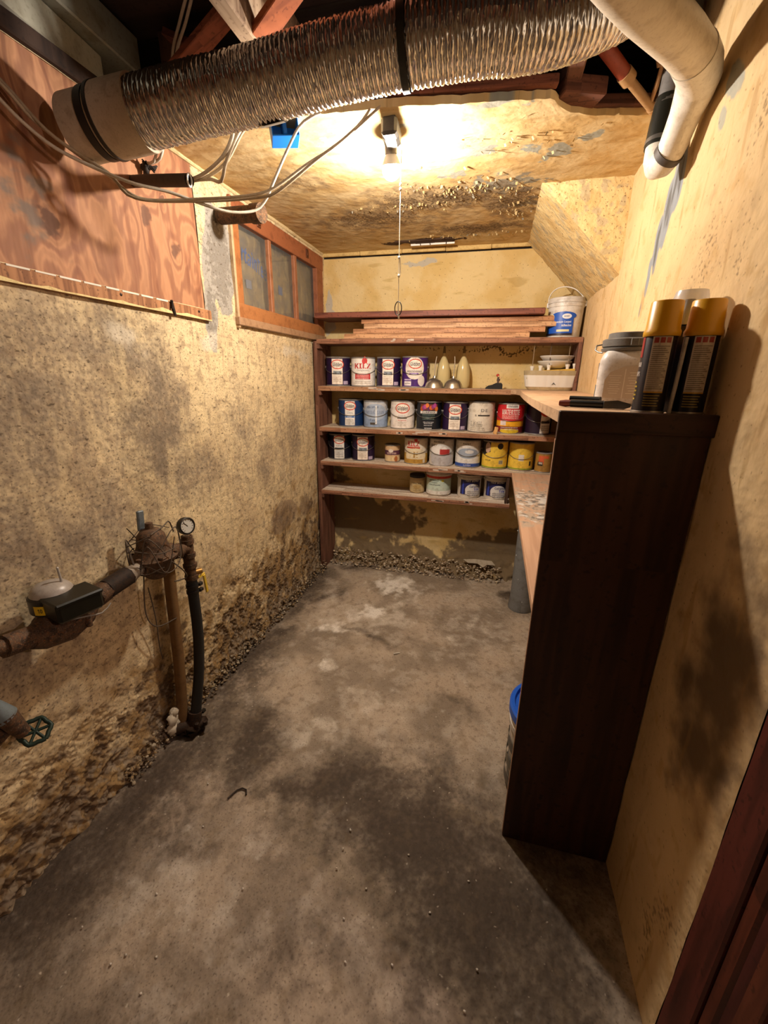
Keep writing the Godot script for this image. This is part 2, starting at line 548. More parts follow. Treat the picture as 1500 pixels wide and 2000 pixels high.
func build_left_wall() -> void:
	var z0 := 0.0
	var z1 := -3.1
	var y0 := 2.25
	var w := 1550
	var h := 1125
	var uvf := func(z, y): return Vector2((z - z0) / (z1 - z0), (y - y0) / (0.0 - y0))
	var im := base_img(w, h, Color("d9c49b"))
	layer(im, noise_img(w, h, 201, 0.006, 5), 0.3, 0.85, Color("bfa883"), 0.65)
	var n3 := noise_img(w, h, 203, 0.014, 6)
	# grey-brown soot and mould, thick at the near side
	var soot := spots(w, h, [[-0.75, 1.5, 0.4, 0.2, 0.85], [-1.35, 1.42, 0.16, 0.26, 0.95], [-1.4, 1.2, 0.13, 0.2, 1.0], [-0.95, 1.3, 0.45, 0.25, 0.8], [-0.9, 1.0, 0.4, 0.18, 0.85], [-0.75, 1.15, 0.3, 0.14, 0.8], [-1.5, 1.05, 0.24, 0.16, 0.75], [-1.9, 1.15, 0.22, 0.3, 0.6], [-2.1, 0.95, 0.22, 0.14, 0.65], [-1.2, 1.57, 0.3, 0.14, 0.8], [-2.45, 1.05, 0.25, 0.25, 0.65], [-0.7, 0.7, 0.4, 0.18, 0.7]], uvf, 213, 0.06)
	layer(im, n3, 0.1, 1.0, Color("857868"), 0.72, soot, 0.55)
	layer(im, noise_img(w, h, 219, 0.09, 4), 0.3, 1.0, Color("6f6356"), 0.6, soot, 0.9)
	layer(im, noise_img(w, h, 204, 0.035, 5), 0.5, 0.85, Color("8a7760"), 0.5)
	layer(im, noise_img(w, h, 202, 0.02, 5, 1.0, 5.0), 0.5, 0.85, Color("dfc99c"), 0.45)
	layer(im, noise_img(w, h, 205, 0.07, 4, 1.0, 12.0), 0.6, 0.9, Color("7f705e"), 0.28)
	layer(im, noise_img(w, h, 206, 0.09, 4, 10.0, 1.0), 0.6, 0.9, Color("7d6d5a"), 0.28)
	# rising damp: brown and grey from the floor up, highest by the shelves
	var damp := spots(w, h, [[-0.3, -0.05, 0.5, 0.36, 1.0], [-0.7, -0.05, 0.4, 0.36, 1.0], [-1.2, -0.05, 0.4, 0.5, 1.0], [-1.7, -0.05, 0.4, 0.55, 1.0], [-2.2, -0.05, 0.4, 0.62, 1.0], [-2.7, -0.05, 0.4, 0.78, 1.0], [-2.25, 0.55, 0.15, 0.12, 0.9], [-1.25, 0.5, 0.12, 0.3, 0.8], [-0.7, 0.5, 0.3, 0.06, 0.6], [-2.65, 0.65, 0.2, 0.1, 0.85]], uvf, 214, 0.07)
	layer(im, noise_img(w, h, 207, 0.014, 6), 0.32, 0.72, Color("8f7045"), 0.75, damp, 0.9)
	layer(im, noise_img(w, h, 208, 0.022, 6), 0.55, 0.85, Color("5e4b38"), 0.85, damp, 1.0)
	layer(im, noise_img(w, h, 209, 0.05, 6), 0.7, 0.88, Color("9a8c78"), 0.7, damp, 1.0)
	var oval := spots(w, h, [[-2.3, 0.62, 0.2, 0.1, 1.0], [-2.62, 0.58, 0.12, 0.1, 0.8]], uvf, 215, 0.02)
	layer(im, n3, 0.42, 0.5, Color("86725c"), 0.6, oval, 0.2)
	# bare grey cement where paint fell off between the plywood and the window, and a white bloom below the plywood
	var bare := spots(w, h, [[-1.85, 1.95, 0.13, 0.18, 1.4], [-1.87, 1.82, 0.09, 0.12, 1.2], [-1.76, 1.7, 0.05, 0.14, 1.2]], uvf, 216, 0.02)
	layer(im, n3, 0.46, 0.5, Color("98938a"), 1.0, bare, 0.35)
	layer(im, noise_img(w, h, 212, 0.06, 4), 0.6, 0.85, Color("726c63"), 0.6, bare, 0.9)
	var bloom := spots(w, h, [[-1.28, 1.57, 0.1, 0.07, 1.0], [-0.78, 1.6, 0.12, 0.05, 0.7], [-1.72, 1.62, 0.08, 0.04, 1.0], [-2.6, 1.6, 0.3, 0.05, 0.9]], uvf, 217, 0.05)
	layer(im, n3, 0.35, 0.85, Color("d2c8b4"), 0.7, bloom, 0.7)
	layer(im, noise_img(w, h, 210, 0.2, 3), 0.66, 0.82, Color("54473a"), 0.6)
	layer(im, noise_img(w, h, 211, 0.12, 3, 2.0, 1.0), 0.74, 0.84, Color("463a2e"), 0.6)
	var bump := noise_img(w, h, 218, 0.05, 6)
	var m := wall_mat(im, bump, 1.6, 0.93)
	var f1 := fbm(220, 3.0, 5)
	var f2 := fbm(208, 0.022, 6)      # the same field that colours the flaked-off places
	var f3 := fbm(222, 55.0, 3)
	var nu := 420
	var nv := 180
	var row := func(j) -> float: return lerpf(y0, 0.62, j / 60.0) if j < 60 else lerpf(0.62, 0.0, (j - 60) / 120.0)
	var mb := MB.new()
	var pt := func(i, j):
		var z: float = lerpf(z0, z1, i / float(nu))
		var y: float = row.call(j)
		var d := f1.get_noise_2d(z, y) * 0.007
		var low := clampf((0.50 - 0.07 * sin(z * 4.0) - y) / 0.25, 0.0, 1.0)
		var fall := smoothstep(0.02, 0.12, f2.get_noise_2d((z0 - z) / 3.1 * w, (y0 - y) / y0 * h))
		d += low * (f3.get_noise_2d(z, y) * (0.004 + 0.006 * fall) - fall * 0.007)
		d += clampf(1.0 - y / 0.10, 0.0, 1.0) * (0.022 + 0.02 * f3.get_noise_2d(z * 0.5, y * 0.5))
		return Vector3(XL + d, y, z)
	mb.grid(nu, nv, pt, Vector3.RIGHT, func(i, j):
		var z: float = lerpf(z0, z1, (i + 0.5) / nu)
		var y: float = row.call(j + 0.5)
		return (y > 1.70 and y < 2.215 and z > -1.725) or (y > 1.70 and y < 2.16 and z < -1.99 and z > -3.03))
	for k in mb.v.size(): mb.uv[k] = uvf.call(mb.v[k].z, mb.v[k].y)
	var wl := struct("wall_left", mb, m, "rough yellow painted basement wall with soot, damp stains and a crumbling base", "wall")
	var bk := MB.new()
	bk.col = S("6b6258")
	bk.box(Vector3(-1.56, 1.1, -1.4), Vector3(0.42, 2.28, 4.0), 0.0)
	part(wl, "masonry", bk, M(0.95))
	var plate := MB.new()
	plate.col = S("3a2a20")
	plate.box(Vector3(-1.33, 2.247, -0.75), Vector3(0.25, 0.045, 1.64), 0.004)
	part(wl, "sill_plate", plate, M(0.9, 0.0, "grain_v", 1.5))
	var sill := MB.new()
	sill.col = S("c9b488")
	sill.box(Vector3(-1.235, 2.232, -2.35), Vector3(0.04, 0.03, 1.5), 0.004)
	part(wl, "plaster_edge", sill, M(0.9, 0.0, "grime", 2.0))

func right_img(w: int, h: int, uvf: Callable) -> Image:
	var im := base_img(w, h, Color("d6b98c"))
	layer(im, noise_img(w, h, 301, 0.005, 5), 0.35, 0.8, Color("c4a67a"), 0.6)
	layer(im, noise_img(w, h, 302, 0.02, 5), 0.6, 0.85, Color("b9945f"), 0.4)
	var n3 := noise_img(w, h, 303, 0.016, 6)
	# grey soot stain low down behind the panel, streak below the drain, small mould spots up high
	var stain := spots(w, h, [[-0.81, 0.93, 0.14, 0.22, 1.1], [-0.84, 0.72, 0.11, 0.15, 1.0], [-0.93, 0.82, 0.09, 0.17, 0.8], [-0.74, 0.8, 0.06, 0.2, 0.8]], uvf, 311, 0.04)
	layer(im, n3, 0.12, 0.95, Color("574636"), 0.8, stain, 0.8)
	var streak := spots(w, h, [[-1.655, 2.03, 0.038, 0.1, 1.4], [-1.70, 1.95, 0.03, 0.09, 1.3], [-1.745, 1.87, 0.018, 0.08, 1.3], [-1.775, 1.79, 0.012, 0.07, 1.0], [-1.79, 1.70, 0.008, 0.05, 0.8]], uvf, 312, 0.012)
	layer(im, n3, 0.40, 0.5, Color("8b9095"), 1.0, streak, 0.3)
	layer(im, noise_img(w, h, 315, 0.09, 3, 1.0, 14.0), 0.75, 0.95, Color("5f5d5c"), 0.8, streak, 0.9)
	var blue := spots(w, h, [[-1.37, 2.12, 0.05, 0.05, 1.0], [-1.40, 2.05, 0.03, 0.06, 0.8]], uvf, 313, 0.03)
	layer(im, n3, 0.45, 0.55, Color("9a9d94"), 0.85, blue, 0.5)
	var mould := spots(w, h, [[-1.2, 1.95, 0.1, 0.2, 0.8], [-1.35, 1.75, 0.12, 0.15, 0.7], [-1.2, 1.7, 0.1, 0.1, 0.7], [-2.2, 1.7, 0.15, 0.15, 0.6], [-1.7, 1.6, 0.12, 0.1, 0.6], [-0.75, 0.2, 0.05, 0.25, 0.9], [-0.8, 0.4, 0.1, 0.2, 0.6]], uvf, 314, 0.05)
	layer(im, noise_img(w, h, 304, 0.13, 4), 0.74, 1.0, Color("6a563f"), 0.55, mould, 1.1)
	layer(im, noise_img(w, h, 305, 0.13, 3), 0.82, 0.9, Color("6d563b"), 0.6)
	layer(im, noise_img(w, h, 306, 0.03, 4, 1.0, 6.0), 0.72, 0.85, Color("a07d4e"), 0.35)
	return im

func build_right_wall() -> void:
	var z0 := -0.686
	var z1 := -3.1
	var y0 := 2.6
	var w := 1000
	var h := 1100
	var uvf := func(z, y): return Vector2((z - z0) / (z1 - z0), (y - y0) / (0.0 - y0))
	var m := wall_mat(right_img(w, h, uvf), noise_img(w, h, 307, 0.04, 5), 1.6, 0.85)
	var f1 := fbm(320, 2.5, 4)
	var mb := MB.new()
	var soft := func(i, j):
		var z: float = lerpf(z0, z1, i / 120.0)
		var y: float = lerpf(y0, 0.0, j / 130.0)
		return Vector3(XR + f1.get_noise_2d(z, y) * 0.005, y, z)
	mb.grid(120, 130, soft, Vector3.LEFT)
	var wr := struct("wall_right", mb, m, "smooth cream yellow plaster wall with a dark sooty stain beside the doorway", "wall")
	var bk := MB.new()
	bk.col = S("b0905c")
	bk.box(Vector3(0.62, 1.25, -1.955), Vector3(0.28, 2.6, 2.52), 0.0)
	part(wr, "masonry", bk, M(0.95))

func build_back_wall() -> void:
	var x0 := -1.3
	var x1 := 0.5
	var y0 := 2.197
	var w := 900
	var h := 1098
	var uvf := func(x, y): return Vector2((x - x0) / (x1 - x0), (y - y0) / (0.0 - y0))
	var im := base_img(w, h, Color("d9c18c"))
	layer(im, noise_img(w, h, 401, 0.006, 5), 0.35, 0.8, Color("cba864"), 0.6)
	var n3 := noise_img(w, h, 403, 0.016, 6)
	var gone := spots(w, h, [[-0.5, 0.03, 1.3, 0.13, 1.2], [-0.9, 0.35, 0.4, 0.25, 1.1], [-1.2, 0.5, 0.2, 0.3, 1.0], [0.1, 0.2, 0.35, 0.15, 1.1], [-0.3, 0.1, 0.3, 0.08, 0.9], [0.3, 0.45, 0.1, 0.1, 0.7]], uvf, 411, 0.05)
	layer(im, n3, 0.36, 0.56, Color("665644"), 0.8, gone, 0.6)
	var chip := spots(w, h, [[-1.2, 1.9, 0.03, 0.2, 1.0], [-1.17, 1.84, 0.04, 0.06, 1.2], [-0.55, 2.17, 0.12, 0.03, 0.9]], uvf, 412, 0.03)
	layer(im, n3, 0.45, 0.52, Color("b5afa2"), 0.9, chip, 0.5)
	layer(im, noise_img(w, h, 404, 0.12, 3), 0.82, 0.88, Color("5d4a30"), 0.7)
	layer(im, noise_img(w, h, 405, 0.02, 4, 4.0, 1.0), 0.7, 0.85, Color("a88a50"), 0.4)
	var mould := spots(w, h, [[0.0, 1.62, 0.35, 0.025, 1.0], [-0.5, 1.63, 0.3, 0.015, 0.7], [-0.5, 1.85, 0.5, 0.02, 0.4]], uvf, 413, 0.03)
	layer(im, noise_img(w, h, 406, 0.1, 4), 0.7, 0.9, Color("4a3925"), 0.8, mould, 1.2)
	var m := wall_mat(im, noise_img(w, h, 407, 0.04, 5), 1.5, 0.88)
	var f1 := fbm(420, 2.5, 4)
	var f2 := fbm(421, 14.0, 4)
	var mb := MB.new()
	mb.grid(120, 146, func(i, j):
		var x: float = lerpf(x0, x1, i / 120.0)
		var y: float = lerpf(y0, 0.0, j / 146.0)
		var r := f2.get_noise_2d(x, y)
		var low := clampf((0.16 - y) / 0.1, 0.0, 1.0)
		return Vector3(x, y, ZB + f1.get_noise_2d(x, y) * 0.005 + low * (0.04 + r * 0.03) + clampf((0.05 - y) / 0.05, 0.0, 1.0) * 0.06 * (1.0 + r)), Vector3.BACK)
	var wb := struct("wall_back", mb, m, "yellow painted back wall behind the shelves with bare patches near the floor", "wall")
	var bk := MB.new()
	bk.col = S("40362c")
	bk.box(Vector3(-0.4, 1.2, -3.24), Vector3(2.3, 2.6, 0.24), 0.0)
	part(wb, "masonry", bk, M(0.95))
	var st := MB.new()
	st.col = S("d6b878")
	for k in 6:      # plaster lip above the gap under the ceiling, in pieces that broke apart
		var xa := -1.24 + k * 0.285
		st.box(Vector3(xa + 0.14, 2.219, ZB + 0.004), Vector3(0.283, 0.022 + 0.004 * (k % 2), 0.02), 0.003)
	part(wb, "plaster_lip", st, M(0.9, 0.0, "grime", 2.0))

func edge_z(x: float) -> float:
	var e := [[-1.4, -1.58], [-1.0, -1.57], [-0.65, -1.545], [-0.33, -1.572], [0.09, -1.635], [0.1, -1.66], [0.142, -1.713], [0.222, -1.75], [0.55, -1.81]]
	for i in e.size() - 1:
		if x <= e[i + 1][0]: return lerpf(e[i][1], e[i + 1][1], clampf((x - e[i][0]) / (e[i + 1][0] - e[i][0]), 0.0, 1.0))
	return -1.81

func build_ceiling() -> void:
	var x0 := -1.26
	var x1 := 0.5
	var w := 1100
	var h := 1000
	var za := -1.5
	var zb := -3.1
	var uvf := func(x, z): return Vector2((x - x0) / (x1 - x0), (z - za) / (zb - za))
	var im := base_img(w, h, Color("ceb688"))
	layer(im, noise_img(w, h, 501, 0.006, 5), 0.35, 0.8, Color("c09c62"), 0.65)
	layer(im, noise_img(w, h, 502, 0.02, 5, 3.0, 1.0), 0.5, 0.85, Color("a98753"), 0.45)
	var n3 := noise_img(w, h, 503, 0.018, 6)
	var blue := spots(w, h, [[-0.3, -1.68, 0.1, 0.05, 0.8], [0.12, -1.95, 0.1, 0.06, 1.0], [-0.1, -1.62, 0.12, 0.03, 0.9], [-0.15, -1.9, 0.12, 0.05, 0.8], [-0.05, -2.2, 0.2, 0.12, 0.8], [0.25, -1.85, 0.08, 0.04, 0.8], [-0.28, -2.05, 0.08, 0.05, 0.7], [-0.6, -1.72, 0.2, 0.04, 0.6], [0.05, -2.45, 0.12, 0.1, 0.7]], uvf, 511, 0.04)
	layer(im, n3, 0.46, 0.56, Color("8f938c"), 0.85, blue, 0.75)
	var grey := spots(w, h, [[-0.3, -2.3, 0.5, 0.2, 0.9], [-0.7, -2.5, 0.5, 0.25, 0.8], [-0.2, -2.75, 0.4, 0.12, 0.9], [-0.9, -2.0, 0.2, 0.2, 0.6], [0.0, -2.4, 0.15, 0.3, 0.9]], uvf, 512, 0.05)
	layer(im, n3, 0.3, 0.85, Color("7f6a50"), 0.7, grey, 0.8)
	var hole := spots(w, h, [[-0.5, -2.93, 0.25, 0.04, 1.2], [-0.7, -2.95, 0.1, 0.03, 0.9]], uvf, 513, 0.02)
	layer(im, n3, 0.45, 0.55, Color("3c2a20"), 0.9, hole, 0.5)
	layer(im, noise_img(w, h, 504, 0.1, 4), 0.7, 0.88, Color("54432e"), 0.7, grey, 1.1)
	layer(im, noise_img(w, h, 505, 0.12, 3), 0.82, 0.88, Color("5d4a30"), 0.6)
	var m := wall_mat(im, noise_img(w, h, 507, 0.045, 4), 0.7, 0.9)
	var f1 := fbm(520, 2.0, 2)
	var f2 := fbm(521, 12.0, 4)
	var nu := 130
	var nv := 120
	var mb := MB.new()
	var pt := func(i, j, dy: float):
		var x: float = lerpf(x0, x1, i / float(nu))
		var zf := edge_z(x) + f2.get_noise_2d(x * 2.0, 5.0) * 0.006
		var z: float = lerpf(zf, -3.1, j / float(nv))
		var peel := f2.get_noise_2d(x, z)
		return Vector3(x, YC + dy + f1.get_noise_2d(x, z) * 0.004 - smoothstep(0.1, 0.22, peel) * 0.0014, z)
	mb.grid(nu, nv, func(i, j): return pt.call(i, j, 0.0), Vector3.DOWN)
	for k in mb.v.size():       # texture lies on the real place
		mb.uv[k] = uvf.call(mb.v[k].x, mb.v[k].z)
	var front := mb.v.size()
	for i in nu:                # broken front edge of the plaster
		var a: Vector3 = pt.call(i, 0, 0.0)
		var b: Vector3 = pt.call(i + 1, 0, 0.0)
		mb.flat([a, b, b + Vector3(0, 0.022, 0), a + Vector3(0, 0.022, 0)], Vector3.BACK)
	for k in range(front, mb.v.size()): mb.uv[k] = uvf.call(mb.v[k].x, mb.v[k].z)
	mb.flat([Vector3(x0, YC + 0.024, -1.6), Vector3(x1, YC + 0.024, -1.82), Vector3(x1, YC + 0.024, -3.1), Vector3(x0, YC + 0.024, -3.1)], Vector3.UP)
	var ce := struct("ceiling", mb, m, "flaking yellow plaster ceiling that breaks off below the joists", "ceiling")
	# boxed-in corner: slanting plaster chase in the right rear corner
	var xa := 0.112
	var yb := 1.862
	var zc := -2.226
	var ch := MB.new()
	var fn := fbm(530, 4.0, 4)
	ch.grid(24, 24, func(i, j):     # triangular front face (folds to the slant)
		var u: float = i / 24.0
		var t: float = j / 24.0
		var top := Vector3(lerpf(xa, XR + 0.01, u), YC + 0.01, zc)
		var bot := Vector3(lerpf(xa, XR + 0.01, u), lerpf(YC, yb, u), zc)
		return top.lerp(bot, t) + Vector3(0, 0, fn.get_noise_2d(u, t) * 0.006 * (1.0 - t)), Vector3.BACK)
	ch.grid(40, 40, func(i, j):
		var u: float = i / 40.0
		var z: float = lerpf(zc, ZB - 0.01, j / 40.0)
		return Vector3(lerpf(xa, XR + 0.01, u), lerpf(YC, yb, u) + fn.get_noise_2d(u * 2.0, z * 2.0) * 0.006 * minf(1.0, j / 6.0), z), Vector3(-1, -1, 0))
	for k in ch.v.size(): ch.uv[k] = Vector2(ch.v[k].x, ch.v[k].y - 1.8) if k < 625 else Vector2(0.4 + ch.v[k].x * 0.9, ch.v[k].z + 3.1)
	var chim := base_img(700, 700, Color("d8bf8a"))
	layer(chim, noise_img(700, 700, 541, 0.008, 5), 0.4, 0.8, Color("c2a067"), 0.6)
	layer(chim, noise_img(700, 700, 542, 0.02, 5), 0.6, 0.72, Color("a39a86"), 0.5)
	layer(chim, noise_img(700, 700, 543, 0.1, 4), 0.74, 0.84, Color("5d4a32"), 0.7)
	struct("trim_1", ch, wall_mat(chim, noise_img(700, 700, 544, 0.04, 5), 2.0, 0.9), "slanting plastered box where ceiling meets right wall in the far corner", "chase")
	# opening with broken lath by the back wall
	var lath := MB.new()
	lath.col = S("4a3326")
	for k in 4: lath.box(Vector3(-0.5 + 0.02 * k, YC - 0.004, -2.90 - 0.022 * k), Vector3(0.36 - 0.04 * k, 0.006, 0.014), 0.001, Basis(Vector3.UP, 0.03 * (k - 1)))
	part(ce, "lath", lath, M(0.9, 0.0, "grain_u", 3.0))
	var wh := MB.new()
	wh.col = S("efe6da")
	wh.box(Vector3(-0.455, YC - 0.008, -2.962), Vector3(0.27, 0.016, 0.006), 0.001)  # white strip stands in for the bright light in the opening
	part(ce, "painted_light_strip", wh, M(0.8))
	var sp := MB.new()
	sp.col = S("3a2a20")
	for x in [-0.53, -0.47, -0.37]: sp.box(Vector3(x, YC - 0.008, -2.956), Vector3(0.005, 0.018, 0.006), 0.001, Basis(Vector3.BACK, 0.3 * (1.0 if x < -0.4 else -0.4)))
	part(ce, "lath_splinter", sp, M(0.9))

func build_shell() -> void:
	# what closes the space: floor boards above, rim boards, the doorway's wall and the room that the camera stands in
	var sf := MB.new()
	sf.col = S("2e221c")
	sf.box(Vector3(0.7, 2.545, -0.2), Vector3(5.6, 0.03, 6.6), 0.0)
	var sub := struct("trim_2", sf, M(0.9, 0.0, "grain_u", 1.0), "dark old floor boards above the joists", "subfloor")
	for k in 34:
		var fb := MB.new()
		fb.col = S(["2e221c", "33251d", "291e19"][k % 3])
		fb.box(Vector3(0.7, 2.50, -3.35 + 0.19 * k), Vector3(5.6, 0.04, 0.186), 0.003)
		part(sub, "floor_board", fb, M(0.9, 0.0, "grain_u", 1.0))
	var rim := MB.new()
	rim.col = S("38291f")
	rim.box(Vector3(-1.74, 2.36, -0.4), Vector3(0.06, 0.26, 6.2), 0.0)
	rim.box(Vector3(0.60, 2.375, -2.05), Vector3(0.2, 0.25, 2.6), 0.0)
	struct("trim_3", rim, M(0.9), "dark rim boards closing the joist bays above the walls", "rim board")
	var wf := MB.new()
	wf.col = S("a88a5c")
	wf.box(Vector3(1.89, 1.2, -0.575), Vector3(2.78, 2.6, 0.22), 0.0)
	wf.box(Vector3(-1.55, 1.2, 0.02), Vector3(0.9, 2.6, 0.2), 0.0)
	struct("wall_front", wf, M(0.95), "plastered partition beside the doorway", "wall")
	var of := MB.new()
	of.col = S("a89878")
	of.box(Vector3(0.7, 1.2, 2.75), Vector3(5.4, 2.6, 0.2), 0.0)
	of.box(Vector3(3.35, 1.2, 1.0), Vector3(0.2, 2.6, 3.6), 0.0)
	of.box(Vector3(-1.9, 1.2, 1.4), Vector3(0.2, 2.6, 2.8), 0.0)
	struct("wall_outer", of, M(0.95), "plain walls of the neighbouring basement room", "wall")
	# dark red door frame at the right
	var jb := MB.new()
	jb.col = S("5e2a20")
	jb.box(Vector3(0.481, 1.1, -0.645), Vector3(0.030, 2.2, 0.082), 0.004)
	var tr := struct("trim_4", jb, M(0.55, 0.0, "grain_v", 1.5), "dark red painted wooden door frame at the right edge", "door frame")
	var j2 := MB.new()
	j2.col = S("66301f")
	j2.box(Vector3(0.487, 1.1, -0.588), Vector3(0.030, 2.2, 0.034), 0.006)
	part(tr, "bead", j2, M(0.5, 0.0, "grain_v", 1.5))
	var j3 := MB.new()
	j3.col = S("5a2a22")
	j3.box(Vector3(0.487, 1.1, -0.512), Vector3(0.022, 2.2, 0.12), 0.003)
	part(tr, "jamb_board", j3, M(0.55, 0.0, "grain_v", 1.5))
	var j4 := MB.new()
	j4.col = S("6a3626")
	j4.box(Vector3(0.469, 1.1, -0.515), Vector3(0.016, 2.2, 0.04), 0.003)
	part(tr, "door_stop", j4, M(0.55, 0.0, "grain_v", 1.5))

# ---------------------------------------------------------------- overhead
func build_overhead() -> void:
	# joists run front to back
	var jl := ["floor joist above the left wall beside the sheet metal trunk", "pale floor joist with crossed braces left of the bulb", "floor joist whose end shows under the hose near the bulb", "floor joist above the right side near the red pipe"]
	var xs := [-1.115, -0.705, -0.292, 0.14]
	for k in 4:
		var mb := MB.new()
		mb.col = S(["5c4030", "b59c80", "a8664a", "6b4534"][k])
		var zf: float = [-1.51, 1.8, 1.8, -1.46][k]
		mb.box(Vector3(xs[k], 2.375, (zf - 3.1) / 2.0), Vector3(0.045, 0.205, zf + 3.1), 0.004)
		solo("joist", mb, M(0.85, 0.0, "grain_v", 1.5), jl[k], "joist", "", Vector3(xs[k], 2.2725, (zf - 3.1) / 2.0))
	# crossed bridging between the joists
	var br := [[Vector3(-0.68, 2.285, -1.31), Vector3(-0.33, 2.45, -1.20), "b8683f", "orange wooden brace slanting up right from the pale joist"], [Vector3(-0.735, 2.44, -1.38), Vector3(-1.09, 2.29, -1.44), "8f5136", "reddish wooden brace left of the pale joist, behind the white cables"], [Vector3(-0.735, 2.29, -1.5), Vector3(-1.09, 2.45, -1.5), "6e3f2c", "dark brace crossing behind the reddish one in the left bay"], [Vector3(-0.68, 2.45, -1.16), Vector3(-0.60, 2.30, -1.14), "8a6a52", "short stub of brace beside the pale joist near the top"]]
	for b in br:
		var mb := MB.new()
		mb.col = S(b[2])
		var d: Vector3 = b[1] - b[0]
		var bs := Basis(d.normalized(), Vector3(0, 1, 0) - d.normalized() * d.normalized().y, Vector3.ZERO)
		bs.y = bs.y.normalized()
		bs.z = bs.x.cross(bs.y)
		mb.box((b[0] + b[1]) * 0.5, Vector3(d.length(), 0.02, 0.06), 0.002, bs)
		solo("bridging_brace", mb, M(0.85, 0.0, "grain_u", 2.0), b[3], "brace", "", (b[0] + b[1]) * 0.5)
	# ledger strips along the broken plaster edge
	var lg := [[Vector3(-0.30, 2.268, -1.585), Vector3(0.80, 0.026, 0.03), -0.11, "7a4630", "long brown ledger strip along the plaster edge above the bulb"], [Vector3(0.165, 2.268, -1.70), Vector3(0.13, 0.045, 0.09), -0.35, "6b4231", "short brown ledger block at the notch in the plaster edge"], [Vector3(0.335, 2.262, -1.78), Vector3(0.25, 0.03, 0.05), -0.2, "5f382a", "brown ledger strip between the block and the drain pipe"]]
	for g in lg:
		var mb := MB.new()
		mb.col = S(g[3])
		mb.box(g[0], g[1], 0.003, Basis(Vector3.UP, -g[2]))
		solo("ledger_strip", mb, M(0.85, 0.0, "grain_u", 2.0), g[4], "wood strip", "", g[0])
	# flexible foil hose
	var ctl := [Vector3(-1.02, 2.110, -1.213), Vector3(-0.85, 2.132, -1.232), Vector3(-0.671, 2.158, -1.259), Vector3(-0.47, 2.186, -1.275), Vector3(-0.285, 2.203, -1.288), Vector3(-0.12, 2.212, -1.30), Vector3(-0.02, 2.212, -1.31), Vector3(0.09, 2.232, -1.335), Vector3(0.19, 2.275, -1.37), Vector3(0.27, 2.335, -1.41)]
	for i in ctl.size(): ctl[i] = Vector3(0, 1.45, 0) + (ctl[i] - Vector3(0, 1.45, 0)) * 0.965
	var cu := Curve3D.new()
	for i in ctl.size():
		var tg: Vector3 = (ctl[mini(i + 1, ctl.size() - 1)] - ctl[maxi(i - 1, 0)]) * 0.16
		cu.add_point(ctl[i], -tg, tg)
	var L := cu.get_baked_length()
	var pitch := 0.0115
	var rib := int(L / pitch)
	var steps := rib * 6
	var hose := thing("foil_hose", "ribbed silver foil duct hose crossing the top of the room", "duct", ctl[0])
	var seg := 56
	var hb := MB.new()
	hb.col = Color(0.64, 0.62, 0.60)
	var cr := fbm(610, 60.0, 3)
	var c2 := fbm(611, 260.0, 1)
	var pts := PackedVector3Array()
	hb.grid(seg, steps, func(i, j):
		var s: float = L * j / float(steps)
		var p := cu.sample_baked(s, true)
		var t := (cu.sample_baked(minf(s + 0.01, L), true) - cu.sample_baked(maxf(s - 0.01, 0.0), true)).normalized()
		var e1 := t.cross(Vector3.UP).normalized()
		var e2 := e1.cross(t)
		var a: float = TAU * i / seg
		var dir := e1 * cos(a) + e2 * sin(a)
		var ph: float = fmod(float(j) / 6.0, 1.0)
		var r := 0.0710 + 0.0040 * sqrt(maxf(0.0, sin(PI * ph)))
		var q := p + dir * r
		var cn := cr.get_noise_3d(q.x, q.y, q.z)
		return q + dir * (cn * 0.0028 + c2.get_noise_3d(q.x, q.y, q.z) * 0.0012) + t * cr.get_noise_3d(q.x + 7.0, q.y, q.z) * 0.0014, Vector3.ZERO, null, func(_i, j): return cu.sample_baked(L * j / float(steps), true))
	var foil := M(0.18, 0.95)
	wpart(hose, "hose", hb, foil)
	var reg := func(s0: float, s1: float, r: float, a0: float, a1: float, k: Color, called: String, m: Material):
		var mb := MB.new()
		mb.col = k
		var ns := maxi(3, int((s1 - s0) / 0.012))
		mb.grid(28, ns, func(i, j):
			var s: float = lerpf(s0, s1, j / float(ns))
			var p := cu.sample_baked(s, true)
			var t := (cu.sample_baked(minf(s + 0.01, L), true) - cu.sample_baked(maxf(s - 0.01, 0.0), true)).normalized()
			var e1 := t.cross(Vector3.UP).normalized()
			var e2 := e1.cross(t)
			var a: float = lerpf(a0, a1, i / 28.0)
			return p + (e1 * cos(a) + e2 * sin(a)) * r, Vector3.ZERO, null, func(_i, j): return cu.sample_baked(lerpf(s0, s1, j / float(ns)), true))
		return wpart(hose, called, mb, m)
	reg.call(L * 0.545, L * 0.558, 0.0790, 0.0, TAU, S("3a3836"), "strap", M(0.5, 0.5))
	reg.call(L * 0.255, L * 0.305, 0.0775, PI * 1.02, PI * 1.45, S("9a9183"), "tape_patch", M(0.55, 0.3, "grime", 3.0))
	# sheet metal collar at the left end
	var cd: Vector3 = (ctl[0] - ctl[1]).normalized()
	var col := MB.new()
	col.col = S("c2b49e")
	var cb := Basis(cd.cross(Vector3(0, 0, 1)).normalized(), cd, Vector3.ZERO)
	cb.z = cb.x.cross(cb.y)
	var cx := Transform3D(cb, ctl[0])
	col.lathe([Vector2(0.070, -0.03), Vector2(0.0805, -0.03), Vector2(0.0805, 0.075), Vector2(0.076, 0.077), Vector2(0.076, 0.165)], 40, cx)
	wpart(hose, "collar", col, M(0.6, 0.1, "grime", 3.0), "dull grey sheet metal collar")
	var band := MB.new()
	band.col = S("2b2724")
	band.lathe([Vector2(0.076, 0.084), Vector2(0.0782, 0.085), Vector2(0.0782, 0.105), Vector2(0.076, 0.106)], 40, cx)
